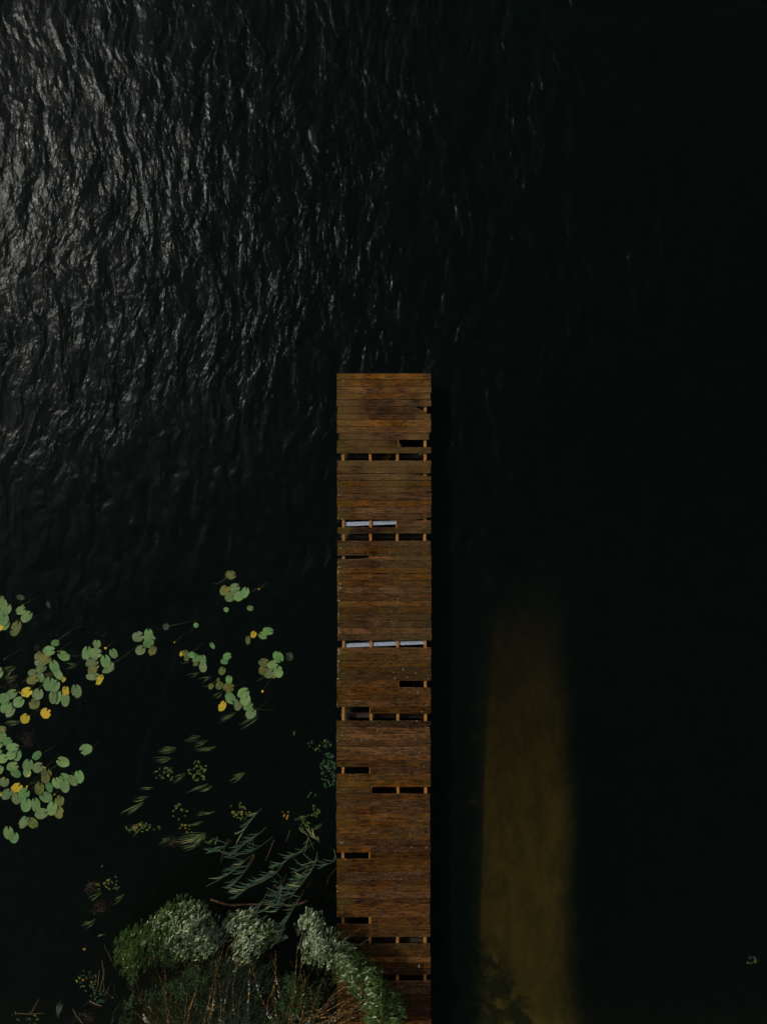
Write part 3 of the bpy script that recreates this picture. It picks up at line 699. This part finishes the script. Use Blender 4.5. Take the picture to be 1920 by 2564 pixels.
SED = [
 ('blades trailing left, uppermost wisp under the middle lilies', Z6, 1110,130,870,200,5,10), ('dim blades pointing left, second wisp under the middle lilies', Z6,1220,195,970,260,4,8),
 ('long thin blades, third wisp, rightmost over the leaf patch', Z6,1330,290,1000,345,4,7), ('wide bright fan of blades, left of the third wisp', Z6,780,305,520,335,6,14),
 ('bright forked blades below the wide fan', Z6,710,435,460,475,5,12), ('blades crossing between the two floating leaf patches', Z6,905,650,710,745,5,12),
 ('short upright slanting blade pair in the left leaf patch', Z6,730,560,612,665,3,5),('pale double blade over the left edge of the sedges', Z6,480,850,280,862,3,6),
 ('single faint flat blade pair, left of the sedge field', Z6,385,978,190,1000,3,6),('brightest yellow-green bundle of long blades, far left', Z6,325,1050,40,1220,6,14),
 ('long blades slanting under the right leaf patch', Z6,1230,800,920,900,3,6),('thin dull blades right below the leaf patch', Z6,1285,820,1090,905,3,6),
 ('blades tangled through the yellow leaf patch', Z6,330,1330,80,1500,7,22),('long sheaf of curved blades lying leftwards above the willow', Z6,1200,1500,760,1590,9,26),
 ('pale blades above the sheaf, pointing left', Z6,1170,1310,910,1360,3,8),('barely visible dark blades in open water', Z6,1310,1180,1090,1200,3,6),
 ('parallel striped blades near the reeds', Z6,1740,630,1490,760,6,16),('thin blade wisp under the yellow rotten pad', Z5,540,1290,240,1420,5,12),
 ('pair of crossing blades under the lowest middle pad', Z5,965,1335,610,1510,6,16),('blades left of the rotten pad', Z5,330,920,160,1040,3,12),
 ('blades just above the knot of chain pads', Z3,1440,1085,1185,1160,3,6),('long stray blades beside the middle lilies', Z3,1650,1160,1440,1240,4,12),
 ('dry blades among the left lily bed', Z1,225,1095,60,1170,4,10),('crossing blades at the left edge', Z1,180,980,30,1100,5,22),
 ('blades fanning beneath the frilled yellow pad', Z2,265,145,60,165,5,12),('blades near the bed centre', Z1,1000,960,850,975,4,10),
 ('stems lying between spotted pads', Z1,700,1060,440,1220,5,24),('green blades above the left willow', ZR,60,540,-60,600,5,14),
 ('blades by the leaf tangle on the left', Z8,1050,300,930,370,4,14),('thin parallel blades right of the leaf tangle', Z8,1290,320,1160,400,3,10),
 ('two short dim blades in open water on the left', Z8,990,590,860,640,3,18),('single dim blade beside the left willow', Z8,1090,738,1010,750,2,4),
 ('dark blades near the jetty above the yellowing reed', ZR,1270,430,1130,500,4,10),('straight dim blades left of the jetty', ZR,1150,340,920,390,3,12),
 ('faint dead blades under the heap near the willow', Z6,700,1540,520,1600,4,14),('blades beneath the sheaf, longest and lowest', Z6,1130,1600,800,1660,6,22),
 ('blue-green blades by the left reed', ZR,60,310,-60,330,3,8)]
for s_ in SED: sedge('green '+s_[0] if 'blade' in s_[0] and not s_[0].startswith('green') else s_[0], *s_[1:])

# ------------------------------------------------------------------ patches of small floating leaves
def leafmesh(mat, ln, wd):
    q = MB(); vs = [(0, 0, .001)]; n = 10
    for i in range(n):
        a = 2*PI*i/n; x = math.cos(a)*ln/2; y = math.sin(a)*wd/2*(1-.25*abs(math.cos(a)))
        vs.append((x, y, .0015*math.sin(2*a)))
    q.add(vs, [(0, i+1, (i+1) % n+1) for i in range(n)]); return q.mesh('leaf', mat)
LM = {k: [leafmesh(M[k], rnd.uniform(.045, .07), rnd.uniform(.024, .036)) for _ in range(4)] for k in ('fg', 'fd', 'fo')}
def patch(label, zz, cx, cy, rx_, ry_, n, cols='ggggo', z0=.004, clump=1.0):
    ox, oy, s_ = zz; t = thing('pondweed', label, 'pondweed', P(ox+cx/s_, oy+cy/s_, 0), 'patches of small floating leaves')
    for i in range(n):
        r = math.sqrt(rnd.random())**clump; a = rnd.uniform(0, 2*PI)
        px, py = ox+(cx+rx_*r*math.cos(a))/s_, oy+(cy+ry_*r*math.sin(a))/s_
        if lx(py)-3 < px < rx(py)+3 and py > 930: px = lx(py)-4-rnd.random()*8
        k = {'g': 'fg', 'd': 'fd', 'o': 'fo'}[rnd.choice(cols) if rnd.random() < .6 else cols[0]]
        o = link('leaf', rnd.choice(LM[k]), t, P(px, py, z0 if rnd.random() < .7 else -.05))
        o.location.z += .002*(i % 4); o.rotation_euler = (jit(.12), jit(.12), rnd.uniform(0, 2*PI)); f = rnd.uniform(.7, 1.1); o.scale = (f, f, 1)
    q = MB()
    for i in range(max(2, n//5)):
        a = rnd.uniform(0, 2*PI); d = Vector((math.cos(a)*rx_*.6/s_*S, math.sin(a)*ry_*.6/s_*S, -.06))
        q.tube([(0, 0, -.15), d*.5+Vector((jit(.02), jit(.02), -.05)), d], .003, .002, 4)
    link('stem', q.mesh('stem', M['rot']), t, t.location)
PT = [
 ('loose patch of oval green leaves, left one of the two under the middle lilies', Z6,590,665,150,120,22,'gggdo'),
 ('dense round patch of olive oval leaves with yellow ones in the middle', Z6,1090,610,150,140,46,'ggggggo'),
 ('sparse ring of green leaves with one orange, in open water', Z6,835,1170,110,120,11,'ggggo'),
 ('long patch of yellow-green leaves among bright blades', Z6,320,1395,250,60,26,'ggggoo'),
 ('small yellowish leaf group above the long sheaf', Z6,920,1400,120,70,12,'ggo'),
 ('two leaf pairs at the right end of the sheaf', Z6,1280,1570,100,50,7,'ggd'),
 ('dark green leaf mass pressed against the left side of the jetty', (560,1820,5.52),1455,600,120,260,84,'dddddddg'),
 ('dark leaves with yellow tips at the top of the jetty-side mass', (560,1820,5.52),1330,250,180,80,22,'dddgo'),
 ('scattered leaves left of the first reed', (560,1820,5.52),230,1150,140,140,18,'ggggo'),
 ('few orange and yellow leaves in open water between the reeds', (560,1820,5.52),840,1215,75,60,7,'ogo'),
 ('small green leaf bunch by the yellowing reed', (560,1820,5.52),1265,1165,65,80,16,'gggd'),
 ('green leaf bunch above the yellowing reed', (560,1820,5.52),1120,1370,80,90,18,'gggd'),
 ('few dim leaves near the jetty between two bunches', (560,1820,5.52),1190,950,80,60,5,'dg'),
 ('two yellow leaves alone in open water', (560,1820,5.52),980,95,15,30,2,'g'),
 ('row of small leaves strung below the orange leaves', (560,1820,5.52),1080,1270,110,40,7,'gd'),
 ('curved tangle of leaves and brown stems in the lower left water', Z8,1120,200,130,90,22,'gggo'),
 ('leaf crescent beside the bare twigs, left of the willow', Z8,890,1190,120,90,24,'dggo'),
 ('leaves spread under the bare twigs at the bank', Z8,1010,1360,170,90,24,'dddg'),
 ('small leaves in the bottom left corner', Z8,260,1590,170,80,14,'dgg'),
 ('single yellow leaf in open water, lower left', Z8,1055,25,6,6,1,'g'),
 ('brown leaf pair drifting left of the willow', Z8,878,880,10,22,2,'o'),
 ('lone dim leaf cluster far right, low in the black water', (1640,2180,5.76),1390,1280,85,70,13,'dgg'),
 ('hanging leaves at the reed feet', ZR,90,590,60,40,8,'ggo'),
 ('bed-side floating leaves by the stub reeds', ZR,420,290,90,90,10,'gggo')]
for p_ in PT: patch(*p_)

# rotting brown weed tangles, reddish
q = MB()
for (cx, cy, r, n) in ((25,1715,26,60),(70,1850,22,50),(235,2220,18,50),(250,2268,22,50),(95,1625,10,16),(222,2545,14,40),(432,2105,12,40)):
    for _ in range(n):
        a = rnd.uniform(0, 2*PI); x, y = cx+rnd.gauss(0, r*.45), cy+rnd.gauss(0, r*.45); l = rnd.uniform(.04, .14)
        d = Vector((math.cos(a), math.sin(a), 0))*l; p0 = P(x, y, rnd.uniform(-.16, -.02))
        q.tube([p0, p0+d*.5+Vector((jit(.03), jit(.03), 0)), p0+d], .003, .002, 3)
o = link('rotting_weed', q.mesh('rotting_weed', M['rot'])); o['kind'] = 'stuff'; o['label'] = 'reddish brown tangles of rotting weed under the surface'; o['category'] = 'weed'

# ------------------------------------------------------------------ reeds
def bez(pts, n):
    """smooth polyline through pts"""
    out = []; m = len(pts)
    for i in range(m-1):
        p0, p1, p2, p3 = pts[max(i-1, 0)], pts[i], pts[i+1], pts[min(i+2, m-1)]
        for k in range(n):
            t = k/n
            out.append(.5*((2*p1)+(-p0+p2)*t+(2*p0-5*p1+4*p2-p3)*t*t+(-p0+3*p1-3*p2+p3)*t**3))
    out.append(pts[-1]); return out
def reed(label, path, h, nl, ln=.26, zz=ZR, z0=.02, start=.25, sweep=202, mat='reed', wd=.0135):
    nl = int(nl*1.5)
    ox, oy, s_ = zz; m = len(path)
    pts = [P(ox+x/s_, oy+y/s_, z0 + h*(i/(m-1))**.8) for i, (x, y) in enumerate(path)]
    base = pts[0].copy(); cur = bez(pts, 6)
    t = thing('reed', label, 'reed', base, 'reeds beside the jetty')
    q = MB(); q.tube([p-base for p in cur], .007, .003, 6); link('stem', q.mesh('stem', M['reedstem']), t, base)
    K = len(cur)
    for i in range(nl):
        u = start + (1-start)*(i+.3)/nl; k = min(K-2, int(u*(K-1))); p = cur[k]; tg = (cur[k+1]-cur[k]); sa = math.degrees(math.atan2(tg.y, tg.x)) % 360
        side = rnd.choice((1, -1))
        d0 = sa + side*rnd.uniform(4, 40); d0 = d0 + .42*(((sweep-d0+180) % 360)-180) + rnd.gauss(0, 10)
        d1 = d0 + .35*(((sweep-d0+180) % 360)-180) + rnd.gauss(0, 12)
        l = ln*rnd.uniform(.55, 1.45)*(1-.2*u); a0, a1 = math.radians(d0), math.radians(d1)
        e0 = Vector((math.cos(a0), math.sin(a0), rnd.uniform(.1, .5))); e1 = Vector((math.cos(a1), math.sin(a1), rnd.uniform(-.7, -.1)))
        q = MB(); r_ = [Vector((0, 0, 0))]; N_ = 7
        for s2 in range(1, N_+1):
            v = s2/N_; r_.append(r_[-1] + (e0*(1-v)+e1*v)*l/N_)
        q.blade(r_, wd*rnd.uniform(.75, 1.15), mi=0, fold=.3)
        link('leaf', q.mesh('leaf', M[mat if rnd.random() < .93 else 'reedpale']), t, p)
    return t
RD = [
 ('reed furthest up, with a fan of leaves swept left of its dead tip', [(640,268),(590,320),(510,420),(440,520)],.7,10),
 ('reed under the uppermost one, leaves in two tiers', [(690,462),(625,520),(540,585),(440,650),(360,735)],.8,13),
 ('reed with brown base and broad leaf fan pointing left', [(760,560),(640,650),(540,705),(440,735),(290,740)],.9,14),
 ('reed reaching furthest left, tip lying flat over open water', [(330,600),(270,650),(200,700),(110,705)],.6,8),
 ('lower left reed with blades streaming over black water', [(560,740),(480,800),(420,860),(330,920),(180,1020)],.9,14),
 ('reed crossing the pale broken stalk, thin leaves', [(570,770),(500,880),(420,980),(310,1100)],.9,9),
 ('long middle reed slanting down from the yellowing plant', [(1180,622),(1080,700),(960,750),(880,820),(800,860)],.9,15),
 ('central reed with the densest leaf fan', [(890,800),(830,890),(760,960),(660,1020),(500,1090),(360,1200)],1.1,20),
 ('reed behind the central fan, drooping low left', [(760,890),(680,970),(590,1040),(470,1110),(400,1130)],1.0,13),
 ('tall right reed beside the jetty, green to its tip', [(1220,722),(1180,870),(1100,990),(1040,1070),(960,1160)],1.0,17),
 ('lower right reed whose stem arches over the willow', [(1080,1110),(1050,1180),(980,1290),(930,1380),(870,1480)],1.1,13),
 ('reed leaning over the fallen pole, narrow leaves', [(840,1010),(830,1130),(780,1220),(700,1320)],1.1,11),
 ('reed crossing the fallen pole near its middle', [(960,1060),(900,1180),(860,1260),(790,1340)],1.0,10),
 ('reed lying over the top of the middle willow', [(710,1130),(650,1230),(590,1330),(500,1420),(420,1470)],1.2,14),
 ('lowest reed, spread across the willow gap', [(870,1420),(800,1480),(720,1560),(640,1640)],1.3,13),
 ('curled reed close to the jetty edge', [(1390,690),(1410,790),(1340,840),(1250,870)],.6,6),
 ('short reed between the right reed and the jetty', [(1230,760),(1200,830),(1130,870),(1020,910)],.8,7),
 ('thin reed left of the tall right reed', [(1130,870),(1060,960),(1000,1040),(930,1110)],.9,10),
 ('reed leaf tuft hanging above the yellowing plant', [(1105,520),(1125,575),(1100,680)],.6,4),
 ('reed with sparse leaves in the dark centre', [(900,950),(860,1040),(840,1150),(820,1240)],.9,8)]
for r_ in RD: reed(*r_)
reed('yellowing reed with pale straw leaves near the jetty', [(1255,625),(1220,600),(1180,560),(1150,525)], .5, 6, .16, sweep=130, mat='reedpale')
reed('tiny blue-green reed tuft in the bottom left corner', [(610,1590),(600,1560),(590,1530)], .4, 8, .18, zz=Z8, sweep=95, z0=.05)
DS = [('long bare brown stalk right of the brown-based reed', [(775,590),(740,670),(710,750),(680,805)]),('short bare stalk with a white tip in open water', [(937,495),(915,560),(900,600),(880,605)]),
 ('brown stalk leaning against the far left reed', [(300,580),(250,700),(220,820)]),('pale broken stalk with a white scar', [(570,740),(500,850),(460,930),(430,970)]),
 ('thin bare stalk through the central fan', [(970,950),(935,1050),(905,1140)]),('reddish bare stalk beside the jetty', [(1420,870),(1370,940),(1340,980),(1320,1055)]),
 ('brown stalk under the tall right reed', [(1160,1000),(1130,1050),(1105,1090)]),('bare stalk hanging to the fallen pole', [(965,1160),(935,1230),(905,1295)]),
 ('bare stalk between central reed and pole', [(775,1050),(740,1140),(708,1225)]),('bare stalk joint at the top of the second reed', [(560,600),(550,650),(540,685)]),
 ('orange bare stalk left of the willow, bending down', [(165,2400-2164+8),(0,0)]),]
for lb, pa in DS[:-1]:
    m = len(pa); pts = bez([P(500+x/4.14, 1960+y/4.14, .1+.5*i/(m-1)) for i, (x, y) in enumerate(pa)], 4); b = pts[0].copy()
    q = MB(); q.tube([p-b for p in pts], .0045, .003, 5)
    o = link('dead_stalk', q.mesh('dead_stalk', M['dead']), None, b); o['label'] = lb; o['category'] = 'stalk'; o['group'] = 'dead reed stalks'
# bare twigs sticking out left of the big willow
TW = [('orange bare twig rising from the bank, left of the willow', [(1030,1320),(1060,1220),(1075,1120),(1060,990)]),('thin dark twig beside the orange one', [(1085,1300),(1075,1200),(1085,1110),(1060,1050)]),
 ('short twig with an orange bud', [(1150,1380),(1120,1320),(1130,1275)]),('stub twig left of the orange twig', [(975,1310),(968,1245)]),('pink-tipped twig at the left end of the willow', [(1160,1000),(1130,930),(1100,880),(1085,835)]),
 ('thin twig crossing leaves at the bank', [(1020,1260),(1025,1180),(1032,1100)]),('brown crossing grass stem in the bottom left corner', [(325,1545),(360,1480),(405,1400)]),('pale straw lying flat in the bottom left corner', [(190,1545),(300,1552),(455,1543)]),
 ('dead stem running down to the bottom edge', [(760,1500),(800,1580),(860,1650)]),('light twig forking at the bank', [(930,1415),(990,1450),(1060,1470)])]
for lb, pa in TW:
    m = len(pa); pts = bez([P(x/4.14, 2164+y/4.14, .15+.45*i/(m-1)) for i, (x, y) in enumerate(pa)], 4); b = pts[0].copy()
    q = MB(); q.tube([p-b for p in pts], .0055, .003, 5)
    o = link('twig', q.mesh('twig', M['dead']), None, b); o['label'] = lb; o['category'] = 'twig'; o['group'] = 'bare twigs at the bank'
# fallen mossy pole in the water
pts = bez([P(x, y, .06) for x, y in ((528,2252),(545,2258),(575,2266),(620,2265),(680,2264),(735,2266),(770,2255))], 5); b = pts[0].copy()
q = MB(); q.tube([p-b for p in pts], .022, .014, 7, rf=lambda i: 1+.25*math.sin(i*1.7)); 
pole = thing('fallen_branch', 'long mossy dead branch lying in the water between reeds and willows', 'branch', b)
link('limb', q.mesh('limb', M['bark']), pole, b)
q = MB()
for _ in range(70):
    p = rnd.choice(pts)-b; q.blob(p+Vector((jit(.03), jit(.02), .02)), rnd.uniform(.004, .010), .6)
o = link('lichen', q.mesh('lichen', M['twig']), pole, b); o['kind'] = 'stuff'

# ------------------------------------------------------------------ willows
def inside(poly, x, y):
    c = False; j = len(poly)-1
    for i in range(len(poly)):
        (xi, yi), (xj, yj) = poly[i], poly[j]
        if (yi > y) != (yj > y) and x < (xj-xi)*(y-yi)/(yj-yi)+xi: c = not c
        j = i
    return c
def edist(poly, x, y):
    d = 1e9
    for i in range(len(poly)):
        (x0, y0), (x1, y1) = poly[i], poly[(i+1) % len(poly)]
        dx, dy = x1-x0, y1-y0; t = max(0, min(1, ((x-x0)*dx+(y-y0)*dy)/(dx*dx+dy*dy+1e-9)))
        d = min(d, math.hypot(x-x0-dx*t, y-y0-dy*t))
    return d
def wleaf_mesh(mat):
    q = MB(); L_ = .112; W_ = .021
    xs = (0, .25, .55, .8, 1); ws = (.15, .85, 1, .65, .02); zs = (0, .006, .009, .005, -.004)
    vs = []
    for x, w_, z in zip(xs, ws, zs): vs += [(x*L_, -w_*W_/2, z+.0022), (x*L_, 0, z), (x*L_, w_*W_/2, z+.0022)]
    fs = []
    for i in range(4): fs += [(i*3, i*3+1, i*3+4, i*3+3), (i*3+1, i*3+2, i*3+5, i*3+4)]
    q.add(vs, fs); return q
LEAFQ = wleaf_mesh(None)
LS = LEAFQ.mesh('leaf', M['silver']); LG = LEAFQ.mesh('leaf', M['wgreen'])
LV = np.array(LEAFQ.v); LF = LEAFQ.f
def rotm(d, roll):
    d = d.normalized(); s_ = d.cross(Vector((0, 0, 1)))
    if s_.length < 1e-3: s_ = Vector((1, 0, 0))
    s_.normalize(); n = s_.cross(d)
    m = Matrix((d, -s_, n)).transposed()
    return m @ Matrix.Rotation(roll, 3, 'X')
def willow(label, poly, base, bz, zmax, D, n_sprig, lean, silver, stems, nleaf=300, deep=.55):
    b = P(base[0], base[1], bz)
    t = thing('willow_bush', label, 'willow', b, 'willow bushes on the bank')
    xs = [p[0] for p in poly]; ys = [p[1] for p in poly]
    leaves = []; twigs = MB(); cnt = 0
    while cnt < n_sprig:
        x, y = rnd.uniform(min(xs), max(xs)), rnd.uniform(min(ys), max(ys))
        if not inside(poly, x, y): continue
        e = edist(poly, x, y)
        # ragged outline and holes
        if e < 2 + 6*(1+math.sin(x*.17+y*.08)*math.cos(y*.13-x*.06)) and rnd.random() < .62: continue
        hole = math.sin(x*.093+y*.031)+math.sin(y*.11-x*.05)+math.sin(x*.21+1)*.6
        if hole < -1.9 and rnd.random() < .7: continue
        cnt += 1
        lay = rnd.random()**1.6*deep
        z = .35 + zmax*math.sqrt(min(1, e/D))*.9 + .10*math.sin(x*.07)*math.sin(y*.06) - lay
        z = max(.15, z); c = P(x+rnd.gauss(0, 4.5), y+rnd.gauss(0, 4.5), z+(rnd.random()**4)*.25)
        out = Vector((c.x-b.x, c.y-b.y, 0)); out.normalize()
        ln = Vector((math.cos(math.radians(lean(x, y))), math.sin(math.radians(lean(x, y))), 0))
        d = (ln*.75 + out*.2 + Vector((0, 0, rnd.uniform(.15, .85))) + Vector((jit(.25), jit(.25), 0))).normalized()
        nl = rnd.randint(6, 9); sl_ = rnd.uniform(.10, .16)
        twigs.tube([c-d*sl_*1.4, c+d*sl_*.5], .003, .0015, 3)
        sv = silver(x, y) - lay*.9
        for k in range(nl):
            u = (k+.5)/nl; p = c + d*(u-.6)*sl_
            az = k*2.4+rnd.random(); side = d.orthogonal().normalized(); side.rotate(Matrix.Rotation(az, 3, d).to_quaternion())
            ld = (d*rnd.uniform(1.0, 1.5) + side*rnd.uniform(.2, .6)).normalized()
            leaves.append((p, ld, rnd.uniform(-1.2, 1.2), rnd.uniform(.55, 1.05)*(.75+.25*min(1, e/20)), rnd.random() < sv))
    leaves.sort(key=lambda a: -a[0].z*a[3])
    for i, (p, ld, roll, f, sv) in enumerate(leaves[:nleaf]):
        o = link('leaf', LS if sv else LG, t, p); o.rotation_euler = rotm(ld, roll).to_euler(); o.scale = (f, f, f)
    V = []; F = []; MI = []; o_ = 0
    for (p, ld, roll, f, sv) in leaves[nleaf:]:
        m = np.array(rotm(ld, roll)); vv = (LV*f) @ m.T + np.array(p-b); V.append(vv)
        F.extend([tuple(a+o_ for a in ff) for ff in LF]); MI.extend([0 if sv else 1]*len(LF)); o_ += len(LV)
    me = bpy.data.meshes.new('foliage'); me.from_pydata(np.concatenate(V).tolist(), [], F); me.materials.append(M['silver']); me.materials.append(M['wgreen'])
    me.polygons.foreach_set('material_index', MI); me.update()
    o = link('foliage', me, t, b); o['kind'] = 'stuff'
    tw = twigs.mesh('twigs', M['twig']); o = link('twigs', tw, t, (0, 0, 0)); o['kind'] = 'stuff'
    lic = MB()
    for (x0, y0, x1, y1, h0, h1, r) in stems:
        h1 *= .62; r *= .9; a, e = P(x0, y0, h0*.6), P(x1, y1, h1); mid = (a+e)/2 + Vector((jit(.10), jit(.10), .08))
        cur = bez([a, (a+mid)/2+Vector((jit(.03), jit(.03), 0)), mid, (mid+e)/2+Vector((jit(.04), jit(.04), 0)), e], 5)
        q = MB(); q.tube([p-a for p in cur], r, r*.35, 6, rf=lambda i: rnd.uniform(.8, 1.25))
        link('branch', q.mesh('branch', M['twig']), t, a)
        lch = rnd.choice((.05, .12, .5))
        for p in cur[:int(len(cur)*.6)]:
            if rnd.random() < lch:
                for _ in range(rnd.randint(2, 6)): lic.blob(p+Vector((jit(r*1.6), jit(r*1.6), r*.5)), rnd.uniform(.004, .012), .7)
        # side shoots
        for _ in range(4):
            k = rnd.randint(4, len(cur)-3); p = cur[k]; dd = (cur[k+1]-cur[k]).normalized(); dd = (dd+Vector((jit(.6), jit(.6), jit(.3)))).normalized()
            q = MB(); L_ = rnd.uniform(.15, .4); q.tube([Vector((0, 0, 0)), dd*L_*.5+Vector((jit(.02), jit(.02), .01)), dd*L_], r*.4, r*.15, 4)
            link('branch', q.mesh('branch', M['twig']), t, p)
    if lic.v: o = link('lichen', lic.mesh('lichen', M['lichen']), t, (0, 0, 0)); o['kind'] = 'stuff'
    return t
def zc(ox, oy, s_, L_): return [(ox+x/s_, oy+y/s_) for x, y in L_]
pl = zc(240,2164,4.14,[(140,880),(220,760),(300,710),(420,660),(540,620),(600,500),(720,430),(850,350),(940,335),(1050,380),(1180,450),(1260,590),(1330,680),(1330,800),(1300,930),(1150,1010),(1000,1000),(880,1030),(740,1000),(640,1050),(520,1060),(440,1180),(330,1190),(260,1150),(190,1000)])
def sil_l(x, y):
    return float(np.clip(1.0 - math.hypot((x-500)/105, (y-2325)/80)*.66, .12, .95))
willow('largest willow bush with a silvery dome of narrow leaves, left one', pl, (440, 2590), .1, 1.5, 75, 930, lambda x, y: 62, sil_l,
  [(450,2620,500,2400,.3,1.2,.022),(425,2600,412,2410,.3,1.1,.02),(500,2620,560,2370,.3,1.3,.022),(520,2600,540,2400,.3,1.2,.016),(430,2590,330,2470,.3,.8,.014),(405,2580,360,2500,.3,.7,.012),
   (470,2620,470,2440,.3,1.1,.013),(520,2560,575,2360,.4,1.2,.014),(440,2560,395,2430,.4,1.0,.013),(375,2560,365,2490,.3,.6,.010),(380,2570,330,2530,.3,.5,.01),(545,2580,550,2440,.4,1.0,.012)], 300)
pm = [(552,2310),(570,2285),(600,2275),(640,2285),(672,2305),(705,2315),(718,2335),(705,2362),(672,2375),(640,2395),(625,2412),(600,2428),(580,2425),(572,2385),(560,2345)]
willow('small silvery willow bush squeezed between the two larger ones', pm, (600, 2560), .1, 1.25, 45, 330, lambda x, y: 45, lambda x, y: .72 if x < 650 else .5,
  [(590,2570,600,2400,.3,1.1,.014),(620,2560,640,2380,.3,1.0,.012),(700,2500,676,2390,.4,1.0,.010),(560,2560,590,2420,.3,1.0,.010)], 200)
pr = zc(620,2164,4.14,[(470,580),(520,520),(600,490),(660,470),(740,520),(800,600),(870,690),(950,740),(1040,810),(1120,880),(1210,930),(1290,1020),(1380,1090),(1430,1180),(1500,1260),(1570,1370),(1610,1480),(1600,1700),(1180,1700),(1190,1560),(1110,1420),(1020,1310),(950,1190),(850,1100),(700,1080),(600,1040),(560,900),(550,760),(500,670)])
def sil_r(x, y):
    return float(np.clip(1.0 - (math.hypot(x-775, y-2330)-25)/160, .10, .95)) if y < 2420 else float(np.clip(.34-(x-860)/420, .05, .34))
st = []
for k_ in range(22):
    u = rnd.random(); a = math.radians(108 - 100*u); L_ = 120 + 75*u + rnd.uniform(-45, 15); bx, by = 700+rnd.uniform(-20, 80), 2585+rnd.uniform(-45, 15)
    st.append((bx, by, bx+math.cos(a)*L_+10, by-math.sin(a)*L_, .25, 1.1, rnd.uniform(.009, .02)))
st += [(700,2600,690,2380,.3,1.2,.018),(720,2590,745,2360,.3,1.3,.018),(735,2600,760,2380,.3,1.2,.016),(690,2570,620,2390,.3,1.1,.012)]
willow('right willow bush overhanging the jetty, bare yellow stems fanning out below its leaves', pr, (730, 2600), .1, 1.35, 55, 1120, lambda x, y: 75 if x < 850 else 50 + (math.sin(x*.1)*50), sil_r, st, 300)

# ------------------------------------------------------------------ bank grass
q = MB()
for _ in range(1100):
    x = rnd.choice([rnd.uniform(200, 880), rnd.gauss(590, 40), rnd.gauss(560, 50), rnd.gauss(600, 35)]); y = rnd.uniform(2400, 2600)
    if y < 2470 and not (470 < x < 680): continue
    if x < 330 and y < 2500: continue
    z = .05+rnd.uniform(0, .1); p = P(x, y, z); a = math.radians(rnd.gauss(70, 28)); l = rnd.uniform(.2, .6)
    d = Vector((math.cos(a), math.sin(a), 0)); side = Vector((-d.y, d.x, 0))*jit(.22)
    q.blade([p, p+d*l*.35+Vector((0, 0, l*.45))+side*.2, p+d*l*.7+Vector((0, 0, l*.55))+side*.6, p+d*l+Vector((0, 0, l*.4))+side], rnd.uniform(.006, .012))
o = link('bank_grass', q.mesh('bank_grass', M['grass'])); o['kind'] = 'stuff'; o['label'] = 'dark long grass on the bank between the willows'; o['category'] = 'grass'
q = MB()
for _ in range(75):   # leafy shoots low under the bushes, in separate clumps
    cx, cy = rnd.choice([(rnd.uniform(300, 560), rnd.uniform(2420, 2600)), (rnd.uniform(660, 860), rnd.uniform(2440, 2600)), (rnd.gauss(480, 40), rnd.gauss(2450, 20)), (rnd.gauss(750, 20), rnd.gauss(2490, 20))])
    zb = rnd.uniform(.1, .7)
    for _ in range(rnd.randint(14, 40)):
        p = P(cx+rnd.gauss(0, 9), cy+rnd.gauss(0, 9), zb+jit(.12)); a = rnd.uniform(0, 2*PI); l = rnd.uniform(.05, .10); d = Vector((math.cos(a), math.sin(a), rnd.uniform(-.2, .7)))
        q.blade([p, p+d*l*.5+Vector((0, 0, .01)), p+d*l], rnd.uniform(.010, .017))
o = link('undergrowth', q.mesh('undergrowth', M['under'])); o['kind'] = 'stuff'; o['label'] = 'dark leafy undergrowth beneath the willow stems'; o['category'] = 'undergrowth'
